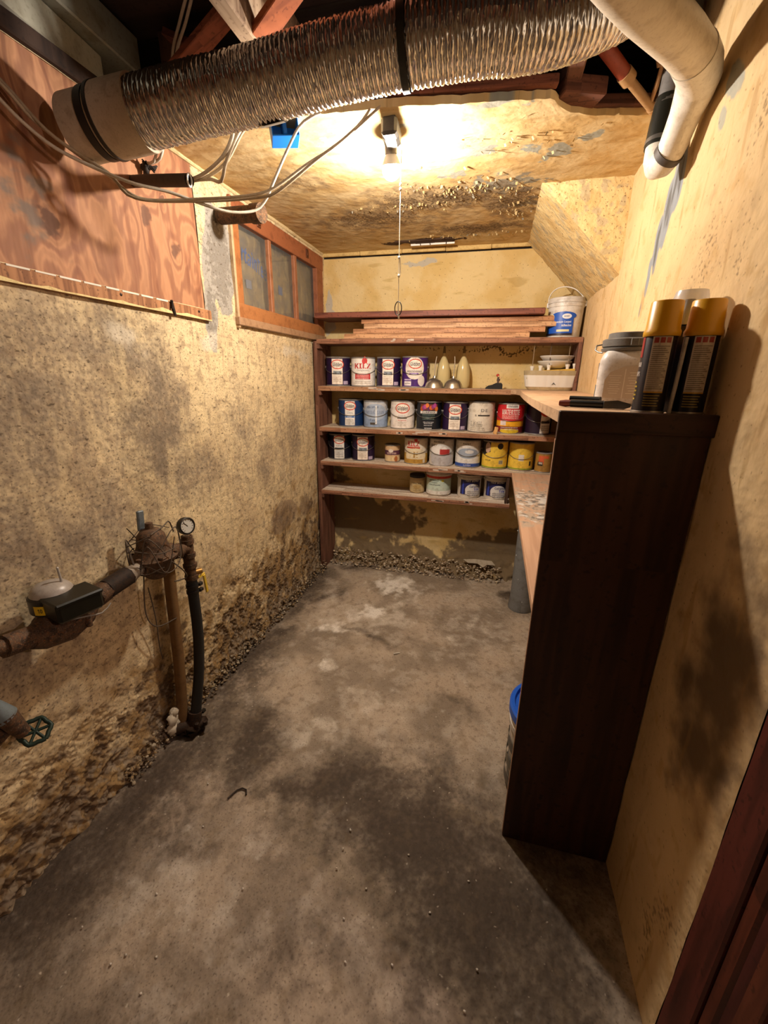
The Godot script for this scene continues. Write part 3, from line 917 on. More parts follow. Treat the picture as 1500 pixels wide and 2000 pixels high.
	band.lathe([Vector2(0.0805, 0.066), Vector2(0.0822, 0.067), Vector2(0.0822, 0.076), Vector2(0.077, 0.0775)], 40, cx)
	wpart(hose, "clamp_band", band, M(0.5, 0.4))
	# sheet metal trunk over the left wall
	var tk := thing("sheet_metal_trunk", "grey sheet metal heating trunk lying above the left wall", "duct", Vector3(-1.38, 2.27, -1.05))
	var tb := MB.new()
	tb.col = S("b4b4a4")
	tb.box(Vector3(-1.435, 2.32, -0.98), Vector3(0.46, 0.095, 0.78), 0.004, Basis(Vector3.UP, 0.13))
	wpart(tk, "trunk_body", tb, M(0.55, 0.2, "grime", 1.5))
	var sm := MB.new()
	sm.col = S("b9b6a8")
	sm.box(Vector3(-1.205, 2.272, -1.0), Vector3(0.012, 0.012, 0.8), 0.002, Basis(Vector3.UP, 0.13))
	wpart(tk, "seam_flange", sm, M(0.4, 0.7))
	var tp := MB.new()
	tp.col = S("9a9b8e")
	tp.box(Vector3(-1.44, 2.42, -1.05), Vector3(0.50, 0.1, 0.9), 0.004, Basis(Vector3.UP, 0.05))
	wpart(tk, "upper_panel", tp, M(0.6, 0.2, "grime", 1.5))
	# white drain pipe in the right corner
	var dp := thing("drain_pipe", "white plastic drain pipe bending down beside the right wall", "pipe", Vector3(0.42, 2.03, -1.55))
	var wp := [Vector3(0.10, 2.085, -0.95), Vector3(0.150, 2.095, -1.03), Vector3(0.209, 2.106, -1.118), Vector3(0.265, 2.123, -1.205), Vector3(0.320, 2.138, -1.288), Vector3(0.365, 2.147, -1.358), Vector3(0.395, 2.149, -1.41), Vector3(0.412, 2.146, -1.45), Vector3(0.418, 2.132, -1.49), Vector3(0.418, 2.110, -1.525), Vector3(0.416, 2.085, -1.55), Vector3(0.414, 2.062, -1.57), Vector3(0.410, 2.045, -1.59)]
	var pm := M(0.45, 0.0, "grime", 2.5)
	var p1 := MB.new()
	p1.col = S("dcd2c0")
	p1.tube(wp.slice(0, 7), 0.0445, 28)
	wpart(dp, "pipe", p1, pm)
	var p2 := MB.new()
	p2.col = S("e6e0d4")
	p2.tube(wp.slice(5), [0.0465, 0.0475, 0.047, 0.044, 0.0385, 0.037, 0.0365, 0.036], 28)
	wpart(dp, "elbow", p2, pm)
	var p3 := MB.new()
	p3.col = S("e2dccf")
	p3.tube([Vector3(0.410, 2.045, -1.59), Vector3(0.404, 2.036, -1.61), Vector3(0.398, 2.04, -1.632), Vector3(0.396, 2.06, -1.648), Vector3(0.398, 2.10, -1.658)], [0.036, 0.036, 0.0345, 0.033, 0.033], 24)
	wpart(dp, "bend", p3, pm)
	var p4 := MB.new()
	p4.col = S("4a443e")
	p4.tube([Vector3(0.413, 2.052, -1.578), Vector3(0.408, 2.044, -1.592)], 0.0385, 28)
	wpart(dp, "joint_ring", p4, M(0.6))
	var rb := MB.new()
	rb.col = S("171615")
	rb.tube([Vector3(0.398, 2.09, -1.657), Vector3(0.403, 2.15, -1.664), Vector3(0.41, 2.21, -1.668)], [0.037, 0.037, 0.037], 24)
	wpart(dp, "rubber_coupling", rb, M(0.4))
	for k in 2:
		var cl := MB.new()
		cl.col = S("8b8780")
		var p0: Vector3 = [Vector3(0.3985, 2.098, -1.658), Vector3(0.409, 2.19, -1.667)][k]
		cl.tube([p0, p0 + Vector3(0.001, 0.011, -0.0015)], 0.0382, 24)
		wpart(dp, "hose_clamp", cl, M(0.35, 0.8))
	var gp := MB.new()
	gp.col = S("6e6a66")
	gp.tube([Vector3(0.41, 2.2, -1.668), Vector3(0.415, 2.30, -1.67), Vector3(0.42, 2.46, -1.67)], 0.033, 24)
	wpart(dp, "riser", gp, M(0.6, 0.2, "grime", 2.0))
	# small copper lines
	var rp := thing("copper_line", "thin pipe, red painted then bare tan, running to the drain corner", "pipe", Vector3(0.29, 2.27, -1.67))
	var r1 := MB.new()
	r1.col = S("8c3a26")
	r1.tube([Vector3(0.186, 2.322, -1.580), Vector3(0.23, 2.30, -1.615), Vector3(0.280, 2.276, -1.660)], 0.0185, 16)
	wpart(rp, "red_pipe", r1, M(0.5, 0.1, "grime", 3.0))
	var r2 := MB.new()
	r2.col = S("b08a5e")
	r2.tube([Vector3(0.275, 2.278, -1.655), Vector3(0.296, 2.270, -1.675)], 0.021, 16)
	r2.tube([Vector3(0.29, 2.272, -1.67), Vector3(0.39, 2.236, -1.767)], 0.0125, 14)
	r2.tube([Vector3(0.385, 2.238, -1.762), Vector3(0.394, 2.236, -1.774), Vector3(0.402, 2.25, -1.778), Vector3(0.413, 2.29, -1.783)], 0.0145, 14)
	wpart(rp, "tan_pipe", r2, M(0.5, 0.15, "grime", 3.0))
	var t2 := MB.new()
	t2.col = S("a87f55")
	t2.tube([Vector3(0.30, 2.44, -1.59), Vector3(0.352, 2.333, -1.627), Vector3(0.372, 2.29, -1.65)], 0.0115, 14)
	t2.tube([Vector3(0.366, 2.30, -1.643), Vector3(0.374, 2.285, -1.653)], 0.0165, 14)
	t2.tube([Vector3(0.372, 2.29, -1.65), Vector3(0.376, 2.26, -1.70), Vector3(0.378, 2.24, -1.76)], 0.006, 10)
	solo("copper_stub", t2, M(0.5, 0.15, "grime", 3.0), "short tan pipe stub dropping behind the white drain pipe", "pipe", "", Vector3(0.36, 2.28, -1.65))
	# blue electrical box
	var bb := thing("electrical_box", "bright blue plastic electrical box hanging behind the foil hose", "junction box", Vector3(-0.735, 2.17, -1.60))
	var b1 := MB.new()
	b1.col = S("1c78d8")
	var bz := Basis(Vector3.UP, 0.5) * Basis(Vector3.BACK, 0.12)
	var bc := Vector3(-0.745, 2.235, -1.56)
	for s in [-1.0, 1.0]:
		b1.box(bc + bz * Vector3(0.042 * s, 0, 0), Vector3(0.003, 0.125, 0.085), 0.001, bz)
		b1.box(bc + bz * Vector3(0, 0.061 * s, 0), Vector3(0.086, 0.003, 0.085), 0.001, bz)
	b1.box(bc + bz * Vector3(0, 0, -0.041), Vector3(0.086, 0.125, 0.003), 0.001, bz)
	wpart(bb, "box_shell", b1, M(0.4))
	var b2 := MB.new()
	b2.col = S("1769c4")
	b2.box(bc + bz * Vector3(-0.050, 0.01, 0.01), Vector3(0.012, 0.06, 0.02), 0.002, bz)
	b2.box(bc + bz * Vector3(0.0, -0.02, 0.0), Vector3(0.012, 0.07, 0.07), 0.002, bz)
	wpart(bb, "clamp_tab", b2, M(0.4))

# ---------------------------------------------------------------- left wall: plywood, window
func plywood_img() -> Image:
	var w := 1200
	var h := 520
	var im := base_img(w, h, Color("a37350"))
	# wild plain-sawn grain: bands of a bent height field, running up and down with knots
	var f := fbm(701, 0.0042, 3)
	var g := fbm(702, 0.02, 4)
	var kn := [[170, 150, 46], [420, 330, 60], [960, 260, 44], [1075, 330, 36], [1040, 180, 22], [640, 380, 50], [120, 380, 40], [760, 110, 30]]
	var bytes := PackedByteArray()
	bytes.resize(w * h / 4)
	for j2 in h / 2:
		for i2 in w / 2:
			var i := i2 * 2
			var j := j2 * 2
			var q := i * 0.022 + f.get_noise_2d(i, j * 0.42) * 7.5 + g.get_noise_2d(i, j * 0.3) * 0.9
			for k in kn:
				var d2: float = (i - k[0]) * (i - k[0]) + (j - k[1]) * (j - k[1]) * 0.35
				q += 5.0 * exp(-d2 / (k[2] * k[2]))
			bytes[j2 * (w / 2) + i2] = int(127.5 + 127.5 * sin(q * 2.1))
	var band := Image.create_from_data(w / 2, h / 2, false, Image.FORMAT_L8, bytes)
	band.resize(w, h, Image.INTERPOLATE_CUBIC)
	layer(im, band, 0.35, 1.0, Color("6b402a"), 0.75)
	layer(im, band, 0.0, 0.25, Color("c9946c"), 0.25)
	layer(im, noise_img(w, h, 703, 0.02, 4, 1.0, 10.0), 0.5, 0.85, Color("6d3d26"), 0.5)
	var uvf := func(x, y): return Vector2(x / float(w), y / float(h))
	var sp := []
	for k in kn: sp.append([k[0], k[1], k[2] * 0.55, k[2] * 0.8, 1.1])
	layer(im, noise_img(w, h, 704, 0.04, 4), 0.4, 0.7, Color("5a3a2a"), 0.75, spots(w, h, sp, uvf, 705, 0.02), 0.4)
	var grey := spots(w, h, [[120, 420, 180, 140, 0.9], [420, 420, 110, 140, 0.9], [60, 250, 80, 100, 0.8], [330, 230, 90, 120, 0.6], [600, 300, 60, 160, 0.7]], uvf, 706, 0.06)
	layer(im, noise_img(w, h, 707, 0.012, 5), 0.35, 0.75, Color("6c6058"), 0.8, grey, 0.8)
	return im

func build_window() -> void:
	var im := plywood_img()
	var pm := StandardMaterial3D.new()
	pm.albedo_texture = tex(im)
	pm.roughness = 0.75
	pm.normal_enabled = true
	pm.normal_texture = normal_tex(noise_img(512, 256, 708, 0.03, 4, 1.0, 8.0), 1.5)
	var mb := MB.new()
	mb.box(Vector3(XL - 0.012, 1.962, -1.03), Vector3(0.018, 0.535, 1.40), 0.001)
	for k in mb.v.size(): mb.uv[k] = Vector2((-0.33 - mb.v[k].z) / 1.40, (2.23 - mb.v[k].y) / 0.535)
	solo("plywood_sheet", mb, pm, "knotty reddish plywood sheet nailed over an opening in left wall", "plywood", "", Vector3(XL - 0.012, 1.695, -1.03))
	var tb := MB.new()
	tb.col = S("a8764f")
	tb.box(Vector3(XL + 0.004, 1.681, -1.03), Vector3(0.026, 0.042, 1.43), 0.003)
	var t := thing("sill_board", "narrow worn wooden sill board below the plywood sheet", "trim board", Vector3(XL, 1.66, -1.03))
	var sbd := wpart(t, "board", tb, M(0.8, 0.0, "grain_v", 2.0))
	var pt := MB.new()
	pt.col = S("d8c48c")
	var r2 := RandomNumberGenerator.new()
	r2.seed = 5
	var f_paint := fbm(733, 0.13, 2)
	var jag := PackedVector2Array([Vector2(-1.742, 1.6605), Vector2(-0.42, 1.6605)])
	for k in 60:
		var z := -0.42 - k * 0.0224
		jag.append(Vector2(z, 1.664 + 0.012 * maxf(0.0, f_paint.get_noise_1d(k * 1.0) + 0.25) + r2.randf() * 0.003))
	pt.prism(jag, 0.0012, Transform3D(Basis(Vector3(0, 0, 1), Vector3(0, 1, 0), Vector3(-1, 0, 0)), Vector3(XL + 0.0181, 0, 0)))
	wpart(sbd, "old_paint", pt, M(0.9, 0.0, "grime", 3.0))
	var up := MB.new()
	up.col = S("d9d2c4")
	for k in 9: up.box(Vector3(XL + 0.0165, 1.700, -0.88 - k * 0.072), Vector3(0.003, 0.003 + r2.randf() * 0.003, 0.05 + r2.randf() * 0.02), 0.0005)
	wpart(sbd, "paint_line", up, M(0.9))
	for z in [-1.27, -1.66]:
		var nl := MB.new()
		nl.col = S("2b211b")
		nl.lathe([Vector2(0.0, 0.003), Vector2(0.004, 0.002), Vector2(0.005, 0.0)], 12, Transform3D(Basis(Vector3.BACK, -PI / 2), Vector3(XL + 0.017, 1.688, z)))
		wpart(sbd, "nail_head", nl, M(0.5, 0.6))
	var hk := MB.new()
	hk.col = S("2a201c")
	hk.box(Vector3(XL + 0.021, 1.68, -1.505), Vector3(0.006, 0.055, 0.012), 0.002, Basis(Vector3.RIGHT, 0.25))
	hk.box(Vector3(XL + 0.024, 1.69, -1.497), Vector3(0.006, 0.03, 0.006), 0.001, Basis(Vector3.RIGHT, -0.2))
	wpart(sbd, "latch", hk, M(0.5, 0.5, "grime", 4.0), "dark iron latch")

	# three-light window
	var fm := M(0.6, 0.0, "grime", 2.0)
	var win := thing("window_1", "three pane window in a brown wooden frame high on left wall", "window", Vector3(XL, 1.665, -2.5))
	win.set_meta("kind", "structure")
	var cf := S("96603a")
	var bars := [["stile", Vector3(XL - 0.002, 1.93, -1.995), Vector3(0.03, 0.50, 0.052), "9c6335"], ["stile", Vector3(XL - 0.002, 1.93, -2.985), Vector3(0.03, 0.50, 0.105), "8c5232"], ["head_rail", Vector3(XL - 0.001, 2.155, -2.50), Vector3(0.034, 0.085, 1.08), "8f5433"], ["bottom_rail", Vector3(XL - 0.001, 1.735, -2.50), Vector3(0.034, 0.065, 1.08), "a0683c"], ["muntin", Vector3(XL - 0.004, 1.94, -2.322), Vector3(0.022, 0.36, 0.030), "94603f"], ["muntin", Vector3(XL - 0.004, 1.94, -2.628), Vector3(0.022, 0.36, 0.034), "8f5b3c"], ["casing", Vector3(XL + 0.006, 1.92, -1.962), Vector3(0.02, 0.53, 0.016), "b89a74"], ["sill", Vector3(XL + 0.008, 1.686, -2.50), Vector3(0.03, 0.036, 1.10), "a27f60"]]
	for b in bars:
		var q := MB.new()
		q.col = S(b[3])
		q.box(b[1], b[2], 0.003)
		wpart(win, b[0], q, fm)
	for k in 3:
		var pn := MB.new()
		pn.col = Color(0.9, 0.92, 0.9, 0.10)
		pn.box(Vector3(XL - 0.012, 1.94, [-2.165, -2.475, -2.79][k]), Vector3(0.003, 0.35, 0.29), 0.0)
		var gm := StandardMaterial3D.new()
		gm.transparency = BaseMaterial3D.TRANSPARENCY_ALPHA
		gm.albedo_color = Color(0.9, 0.92, 0.9, 0.04)
		gm.roughness = 0.03
		gm.metallic_specular = 0.3
		wpart(win, "pane", pn, gm)
	for k in 2:
		var lt := MB.new()
		lt.col = S("5a3220")
		lt.box(Vector3(XL + 0.018, 2.16, [-2.20, -2.78][k]), Vector3(0.005, 0.05, 0.035), 0.002)
		lt.box(Vector3(XL + 0.022, 2.155, [-2.20, -2.78][k]), Vector3(0.006, 0.02, 0.02), 0.002)
		wpart(win, "hinge", lt, M(0.5, 0.4))
	# faced insulation stuffed behind the glass
	var ins := base_img(900, 350, Color("66563a"))
	layer(ins, noise_img(900, 350, 721, 0.01, 5), 0.4, 0.75, Color("4a423a"), 0.75)
	layer(ins, noise_img(900, 350, 722, 0.02, 5, 1.0, 3.0), 0.55, 0.8, Color("86734a"), 0.6)
	layer(ins, noise_img(900, 350, 723, 0.04, 4, 3.0, 1.0), 0.66, 0.8, Color("5a4c3c"), 0.6)
	var imat := StandardMaterial3D.new()
	imat.albedo_texture = tex(ins)
	imat.roughness = 0.6
	var ib := MB.new()
	var fi := fbm(724, 5.0, 3)
	ib.grid(60, 24, func(i, j):
		var z: float = lerpf(-2.0, -3.02, i / 60.0)
		var y: float = lerpf(2.13, 1.74, j / 24.0)
		return Vector3(XL - 0.055 + fi.get_noise_2d(z, y) * 0.018, y, z), Vector3.RIGHT)
	var io := solo("insulation_sheet", ib, imat, "grimy faced insulation batt with blue print behind the window panes", "insulation", "", Vector3(XL - 0.055, 1.74, -2.5))
	var tx := MB.new()
	tx.col = S("25457f")
	var tr := MB.text_tris("CertainTeed", true, false)
	var lo := Vector2(1e9, 1e9)
	var hi := -lo
	for p in tr:
		lo = lo.min(p); hi = hi.max(p)
	for i in range(0, tr.size(), 3):
		var id := []
		for j in 3:
			var q := (tr[i + j] - lo) / (hi - lo)
			var z := -2.075 - q.x * 0.33
			var y := 2.005 - q.x * 0.085 + q.y * 0.075
			id.append(tx.vert(Vector3(XL - 0.053 + fi.get_noise_2d(z, y) * 0.018, y, z), Vector3.RIGHT))
		tx.tri(id[0], id[1], id[2])
	var lt := wpart(io, "blue_lettering", tx, M(0.7))
	stuff(lt)
	for s in [[-2.19, 1.885, 0.05, 0.04, "565b68"], [-2.535, 1.915, 0.045, 0.05, "3a4a6c"]]:
		tx = MB.new()
		tx.col = S(s[4])
		tx.box(Vector3(XL - 0.051 + fi.get_noise_2d(s[0], s[1]) * 0.018, s[1], s[0]), Vector3(0.002, s[3], s[2]), 0.0)
		wpart(io, "printed_square", tx, M(0.7))
	# rusty pipe end that sticks out above the window corner
	var rs := MB.new()
	rs.col = Color.WHITE
	rs.tube([Vector3(-1.20, 2.085, -1.87), Vector3(-0.99, 2.07, -1.83)], 0.031, 20, true)
	rs.tube([Vector3(-1.03, 2.073, -1.838), Vector3(-0.985, 2.07, -1.829)], 0.036, 20, true)
	solo("iron_pipe_stub", rs, M(0.8, 0.3, "rust", 3.0), "rusty round iron pipe end poking out above the window's corner", "pipe", "", Vector3(-1.2, 2.05, -1.87))

# ---------------------------------------------------------------- shelving
func shelf_board(x0: float, x1: float, z0: float, z1: float, y: float, th: float, face: Color, top: Color) -> MB:
	var mb := MB.new()
	mb.col = face
	mb.box(Vector3((x0 + x1) / 2, y - th / 2, (z0 + z1) / 2), Vector3(x1 - x0, th, z1 - z0), 0.002)
	mb.col = top        # unpainted, dusty upper side
	mb.box(Vector3((x0 + x1) / 2, y - 0.0005, (z0 + z1) / 2), Vector3(x1 - x0 - 0.004, 0.003, z1 - z0 - 0.004), 0.001)
	return mb

func build_shelves() -> void:
	var wu := M(0.7, 0.0, "grain_u", 1.6)
	var wv := M(0.7, 0.0, "grain_v", 1.6)
	var zs := -2.828
	var un := thing("wall_shelving", "brown painted five shelf wooden unit along the back wall", "shelves", Vector3(-0.4, 0.0, -2.96))
	var sp := MB.new()
	sp.col = S("7d5644")
	sp.box(Vector3(-1.196, 0.83, -2.958), Vector3(0.024, 1.66, 0.262), 0.002)
	wpart(un, "side_panel", sp, wv)
	var sp2 := MB.new()
	sp2.col = S("7d5644")
	sp2.box(Vector3(0.453, 0.83, -2.958), Vector3(0.022, 1.63, 0.262), 0.002)
	wpart(un, "side_panel", sp2, wv)
	var ys := [1.672, 1.372, 1.096, 0.855, 0.640]
	var xe := [0.463, 0.44, 0.44, 0.44, 0.155]
	var faces := ["95684e", "ab8060", "a87a5c", "a3765a", "a07258"]
	var tops := ["a8917c", "c6ad94", "d0bea8", "d6c6b2", "d8cab8"]
	for k in 5:
		var mb := shelf_board(-1.185, xe[k], ZB + 0.008, zs, ys[k], 0.03, S(faces[k]), S(tops[k]))
		wpart(un, "shelf", mb, wu)
		var cl := MB.new()
		cl.col = S("7a5444")
		cl.box(Vector3(-1.176, ys[k] - 0.045, -2.93), Vector3(0.018, 0.028, 0.2), 0.002)
		wpart(un, "cleat", cl, wv)
	var br := MB.new()
	br.col = S("4a3226")
	br.box(Vector3(0.13, 0.72, -2.86), Vector3(0.02, 0.2, 0.05), 0.002)
	wpart(un, "upright", br, wv)
	# worn spots along the shelf edges
	var wr := MB.new()
	wr.col = S("c2b2a2")
	var r2 := RandomNumberGenerator.new()
	r2.seed = 77
	for s in [[-0.66, 1.66, 0.03], [-0.56, 1.66, 0.045], [-0.78, 1.36, 0.1], [-0.62, 1.36, 0.12], [-0.45, 1.085, 0.1], [-0.3, 1.085, 0.07], [-0.6, 1.085, 0.05], [-0.35, 0.842, 0.12], [-0.18, 0.842, 0.08], [-0.3, 0.628, 0.1], [-0.1, 0.628, 0.06]]:
		for k in 3: wr.box(Vector3(s[0] + r2.randf_range(-0.5, 0.5) * s[2], s[1] + r2.randf_range(-0.008, 0.006), zs + 0.0002), Vector3(s[2] * r2.randf_range(0.3, 0.6), r2.randf_range(0.006, 0.013), 0.0012), 0.0004)
	wpart(un, "worn_paint", wr, M(0.75, 0.0, "grime", 4.0))

	var uc := thing("upper_counter", "pale bare wood counter along right wall level with second shelf", "counter", Vector3(0.3, 1.34, -1.95))
	var poly := PackedVector2Array([Vector2(0.463, -2.826), Vector2(0.463, -1.10), Vector2(0.150, -1.10), Vector2(0.143, -1.3), Vector2(0.132, -1.7), Vector2(0.130, -2.1), Vector2(0.134, -2.5), Vector2(0.138, -2.65), Vector2(0.120, -2.78), Vector2(0.09, -2.826)])
	var um := MB.new()
	um.col = S("c3a282")
	um.prism(poly, 0.026, Transform3D(Basis(Vector3(1, 0, 0), Vector3(0, 0, 1), Vector3(0, -1, 0)), Vector3(0, 1.374, 0)))
	wpart(uc, "top", um, M(0.65, 0.0, "grime", 1.4))
	var lc := thing("lower_counter", "long bare wood lower counter behind dark panel, smeared grey", "counter", Vector3(0.3, 0.82, -1.95))
	var li := base_img(512, 1024, Color("caa283"))
	layer(li, noise_img(512, 1024, 751, 0.02, 4, 1.0, 8.0), 0.4, 0.85, Color("b48c6d"), 0.6)
	var luv := func(x, z): return Vector2((x - 0.148) / 0.32, (z + 1.1) / (-1.73))
	var smear := spots(512, 1024, [[0.3, -2.2, 0.3, 0.28, 1.0], [0.25, -1.9, 0.2, 0.15, 0.9], [0.3, -2.6, 0.3, 0.2, 0.6]], luv, 752, 0.05)
	layer(li, noise_img(512, 1024, 753, 0.02, 5, 2.0, 1.0), 0.3, 0.8, Color("b0a594"), 0.75, smear, 0.7)
	layer(li, noise_img(512, 1024, 754, 0.04, 5, 2.0, 1.0), 0.68, 1.05, Color("64615d"), 0.8, smear, 1.0)
	layer(li, noise_img(512, 1024, 755, 0.03, 5, 4.0, 1.0), 0.8, 0.9, Color("d8d4cc"), 0.85, smear, 1.0)
	var lmat := StandardMaterial3D.new()
	lmat.albedo_texture = tex(li)
	lmat.roughness = 0.7
	var lm := MB.new()
	lm.box(Vector3(0.306, 0.842, -1.965), Vector3(0.316, 0.026, 1.73), 0.002)
	for k in lm.v.size(): lm.uv[k] = luv.call(lm.v[k].x, lm.v[k].z)
	wpart(lc, "top", lm, lmat)
	for p in [[-1.36, "rail"], [-2.3, "rail"]]:
		var rl := MB.new()
		rl.col = S("7a5a46")
		rl.box(Vector3(0.31, 0.81, p[0]), Vector3(0.3, 0.04, 0.03), 0.002)
		wpart(lc, p[1], rl, wu)
	var ep := thing("end_panel", "tall dark brown painted board closing the near end of the counters", "panel", Vector3(0.306, 0.0, -1.087))
	var pb := MB.new()
	pb.col = S("4a2c20")
	pb.box(Vector3(0.306, 0.672, -1.0885), Vector3(0.316, 1.344, 0.019), 0.0015)
	var pnl := wpart(ep, "board", pb, M(0.55, 0.0, "grain_v", 1.0))
	var pr := MB.new()
	pr.col = S("3e261c")
	pr.box(Vector3(0.307, 1.353, -1.078), Vector3(0.320, 0.048, 0.02), 0.002)
	wpart(ep, "top_rail", pr, M(0.6, 0.0, "grain_u", 1.5))
	var ed := MB.new()
	ed.col = S("b08a6e")
	ed.box(Vector3(0.1476, 0.66, -1.0885), Vector3(0.0012, 1.3, 0.014), 0.0003)  # pale strip paints the lit look onto the left edge of the panel
	wpart(pnl, "painted_lit_edge", ed, M(0.8, 0.0, "grain_v", 2.0))
	var po := thing("support_post", "grey round post standing on the floor under the lower counter", "post", Vector3(0.278, 0.0, -2.62))
	var pp := MB.new()
	pp.col = S("7f8385")
	pp.lathe([Vector2(0.0, 0.003), Vector2(0.076, 0.003), Vector2(0.078, 0.012), Vector2(0.073, 0.05), Vector2(0.070, 0.09), Vector2(0.068, 0.45), Vector2(0.066, 0.825), Vector2(0.0, 0.826)], 40)
	var shaft := part(po, "shaft", pp, M(0.6, 0.15, "grime", 2.0))
	var wt := MB.new()
	wt.col = S("b8bab8")
	for k in 14: wt.blob(Vector3(0.0685 * sin(k * 1.9), 0.08 + 0.05 * k, 0.0685 * cos(k * 1.9)), Vector3(0.004, 0.006, 0.004), r2, 0.3, 3, 6)
	stuff(part(shaft, "paint_drip", wt, M(0.7)))

# ---------------------------------------------------------------- lamp
func build_fixture() -> void:
	var fx := thing("lamp_holder", "dark angular pull chain lamp holder fixed to the ceiling plaster", "lamp holder", Vector3(-0.41, 2.225, -1.66))
	var ax := Vector3(0.0, -0.97, -0.24).normalized()
	var bs := Basis(Vector3.UP.cross(ax).normalized(), ax, Vector3.ZERO)
	bs.z = bs.x.cross(bs.y)
	var hb := MB.new()
	hb.col = S("4b4743")
	hb.box(Vector3(-0.402, 2.205, -1.625), Vector3(0.052, 0.05, 0.045), 0.008)
	hb.box(Vector3(-0.404, 2.200, -1.662), Vector3(0.054, 0.052, 0.055), 0.01, Basis(Vector3.RIGHT, -0.25))
	wpart(fx, "housing", hb, M(0.45, 0.1, "grime", 3.0))
	var cn := MB.new()
	cn.col = S("8a8378")
	cn.lathe([Vector2(0.0, -0.012), Vector2(0.026, -0.012), Vector2(0.026, 0.02), Vector2(0.021, 0.034), Vector2(0.0205, 0.058), Vector2(0.019, 0.058)], 28, Transform3D(bs, BULB - ax * 0.098))
	wpart(fx, "socket", cn, M(0.45, 0.1, "grime", 3.0))
	var ct := MB.new()
	ct.col = S("cfc6b4")
	var sx := -0.385
	var sz := -1.722
	ct.tube([Vector3(-0.38, 2.19, -1.675), Vector3(-0.378, 2.185, -1.70), Vector3(sx, 2.165, sz), Vector3(sx, 2.05, sz), Vector3(sx, 1.725, sz)], 0.0013, 6)
	for y in [2.085, 2.07, 1.86, 1.80]: ct.blob(Vector3(sx, y, sz), Vector3(0.0045, 0.006, 0.0045), rng, 0.2, 4, 8)
	ct.tube([Vector3(sx + 0.003, 1.86, sz), Vector3(sx + 0.006, 1.83, sz), Vector3(sx + 0.004, 1.80, sz)], 0.0016, 6)
	var cord := wpart(fx, "pull_cord", ct, M(0.8))
	var rg := MB.new()
	rg.col = S("1b1a19")
	var ring := []
	for k in 25: ring.append(Vector3(sx + 0.014 * sin(TAU * k / 24.0), 1.690 + 0.024 * cos(TAU * k / 24.0), sz + 0.004 * sin(TAU * k / 24.0)))
	rg.tube(ring, 0.0018, 6, false)
	wpart(cord, "pull_ring", rg, M(0.5))
	var kn := MB.new()
	kn.col = S("d9cfbb")
	kn.tube([Vector3(sx, 1.725, sz), Vector3(sx, 1.69, sz), Vector3(sx + 0.003, 1.655, sz)], [0.0012, 0.002, 0.0035], 6)
	wpart(cord, "cord_end", kn, M(0.8))
	bulb("light_bulb", "glowing round white bulb in the lamp holder by the ceiling", BULB, bs, 9.0)
	# second lamp, in the neighbouring room outside the picture
	var f2 := thing("lamp_holder", "plain ceiling lamp holder in the neighbouring room", "lamp holder", Vector3(1.6, 2.48, 0.03))
	var h2 := MB.new()
	h2.col = S("d8d2c6")
	h2.lathe([Vector2(0.0, -0.41), Vector2(0.02, -0.41), Vector2(0.022, -0.36), Vector2(0.008, -0.35), Vector2(0.006, -0.02), Vector2(0.05, -0.01), Vector2(0.05, 0.0), Vector2(0.0, 0.0)], 24)
	part(f2, "stem", h2, M(0.5))
	bulb("light_bulb", "glowing bulb of the neighbouring room's ceiling lamp", Vector3(1.6, 2.02, 0.03), Basis(Vector3(1, 0, 0), Vector3(0, -1, 0), Vector3(0, 0, -1)), 6.0)

func bulb(called: String, label: String, at: Vector3, bs: Basis, glow: float) -> void:
	var o := thing(called, label, "light bulb", at)
	var g := MB.new()
	var prof := []
	for k in 13:
		var a := PI * k / 20.0
		prof.append(Vector2(0.0325 * sin(a), 0.002 + 0.0325 * cos(a)))
	prof.reverse()
	g.lathe(prof, 32, Transform3D(bs, Vector3.ZERO))
	var em := StandardMaterial3D.new()
	em.albedo_color = Color(0.95, 0.93, 0.9)
	em.emission_enabled = true
	em.emission = Color(1.0, 0.93, 0.84)
	em.emission_energy_multiplier = glow
	part(o, "globe", g, em)
	var b := MB.new()
	b.col = S("d9d4cc")
	b.lathe([Vector2(0.0, -0.058), Vector2(0.013, -0.058), Vector2(0.0135, -0.045), Vector2(0.022, -0.034), Vector2(0.0325, -0.0105), Vector2(0.0305, -0.0095), Vector2(0.0, -0.0105)], 24, Transform3D(bs, Vector3.ZERO))
	part(o, "base", b, M(0.5))

# ---------------------------------------------------------------- cables
func smooth_path(p: Array, step := 0.02) -> Array:
	var cu := Curve3D.new()
	for i in p.size():
		var tg: Vector3 = (p[mini(i + 1, p.size() - 1)] - p[maxi(i - 1, 0)]) * 0.17
		cu.add_point(p[i], -tg, tg)
	var L := cu.get_baked_length()
	var out := []
	var m := int(ceil(L / step))
	for i in m + 1: out.append(cu.sample_baked(L * i / m, true))
	return out

func cable(called: String, p: Array, r: float, k: String, label: String, group := "") -> void:
	var mb := MB.new()
	mb.col = S(k)
	mb.tube(smooth_path(p), r, 8, true, 1.0)
	solo(called, mb, M(0.55, 0.0, "grime", 4.0), label, "cable", group, p[p.size() / 2])

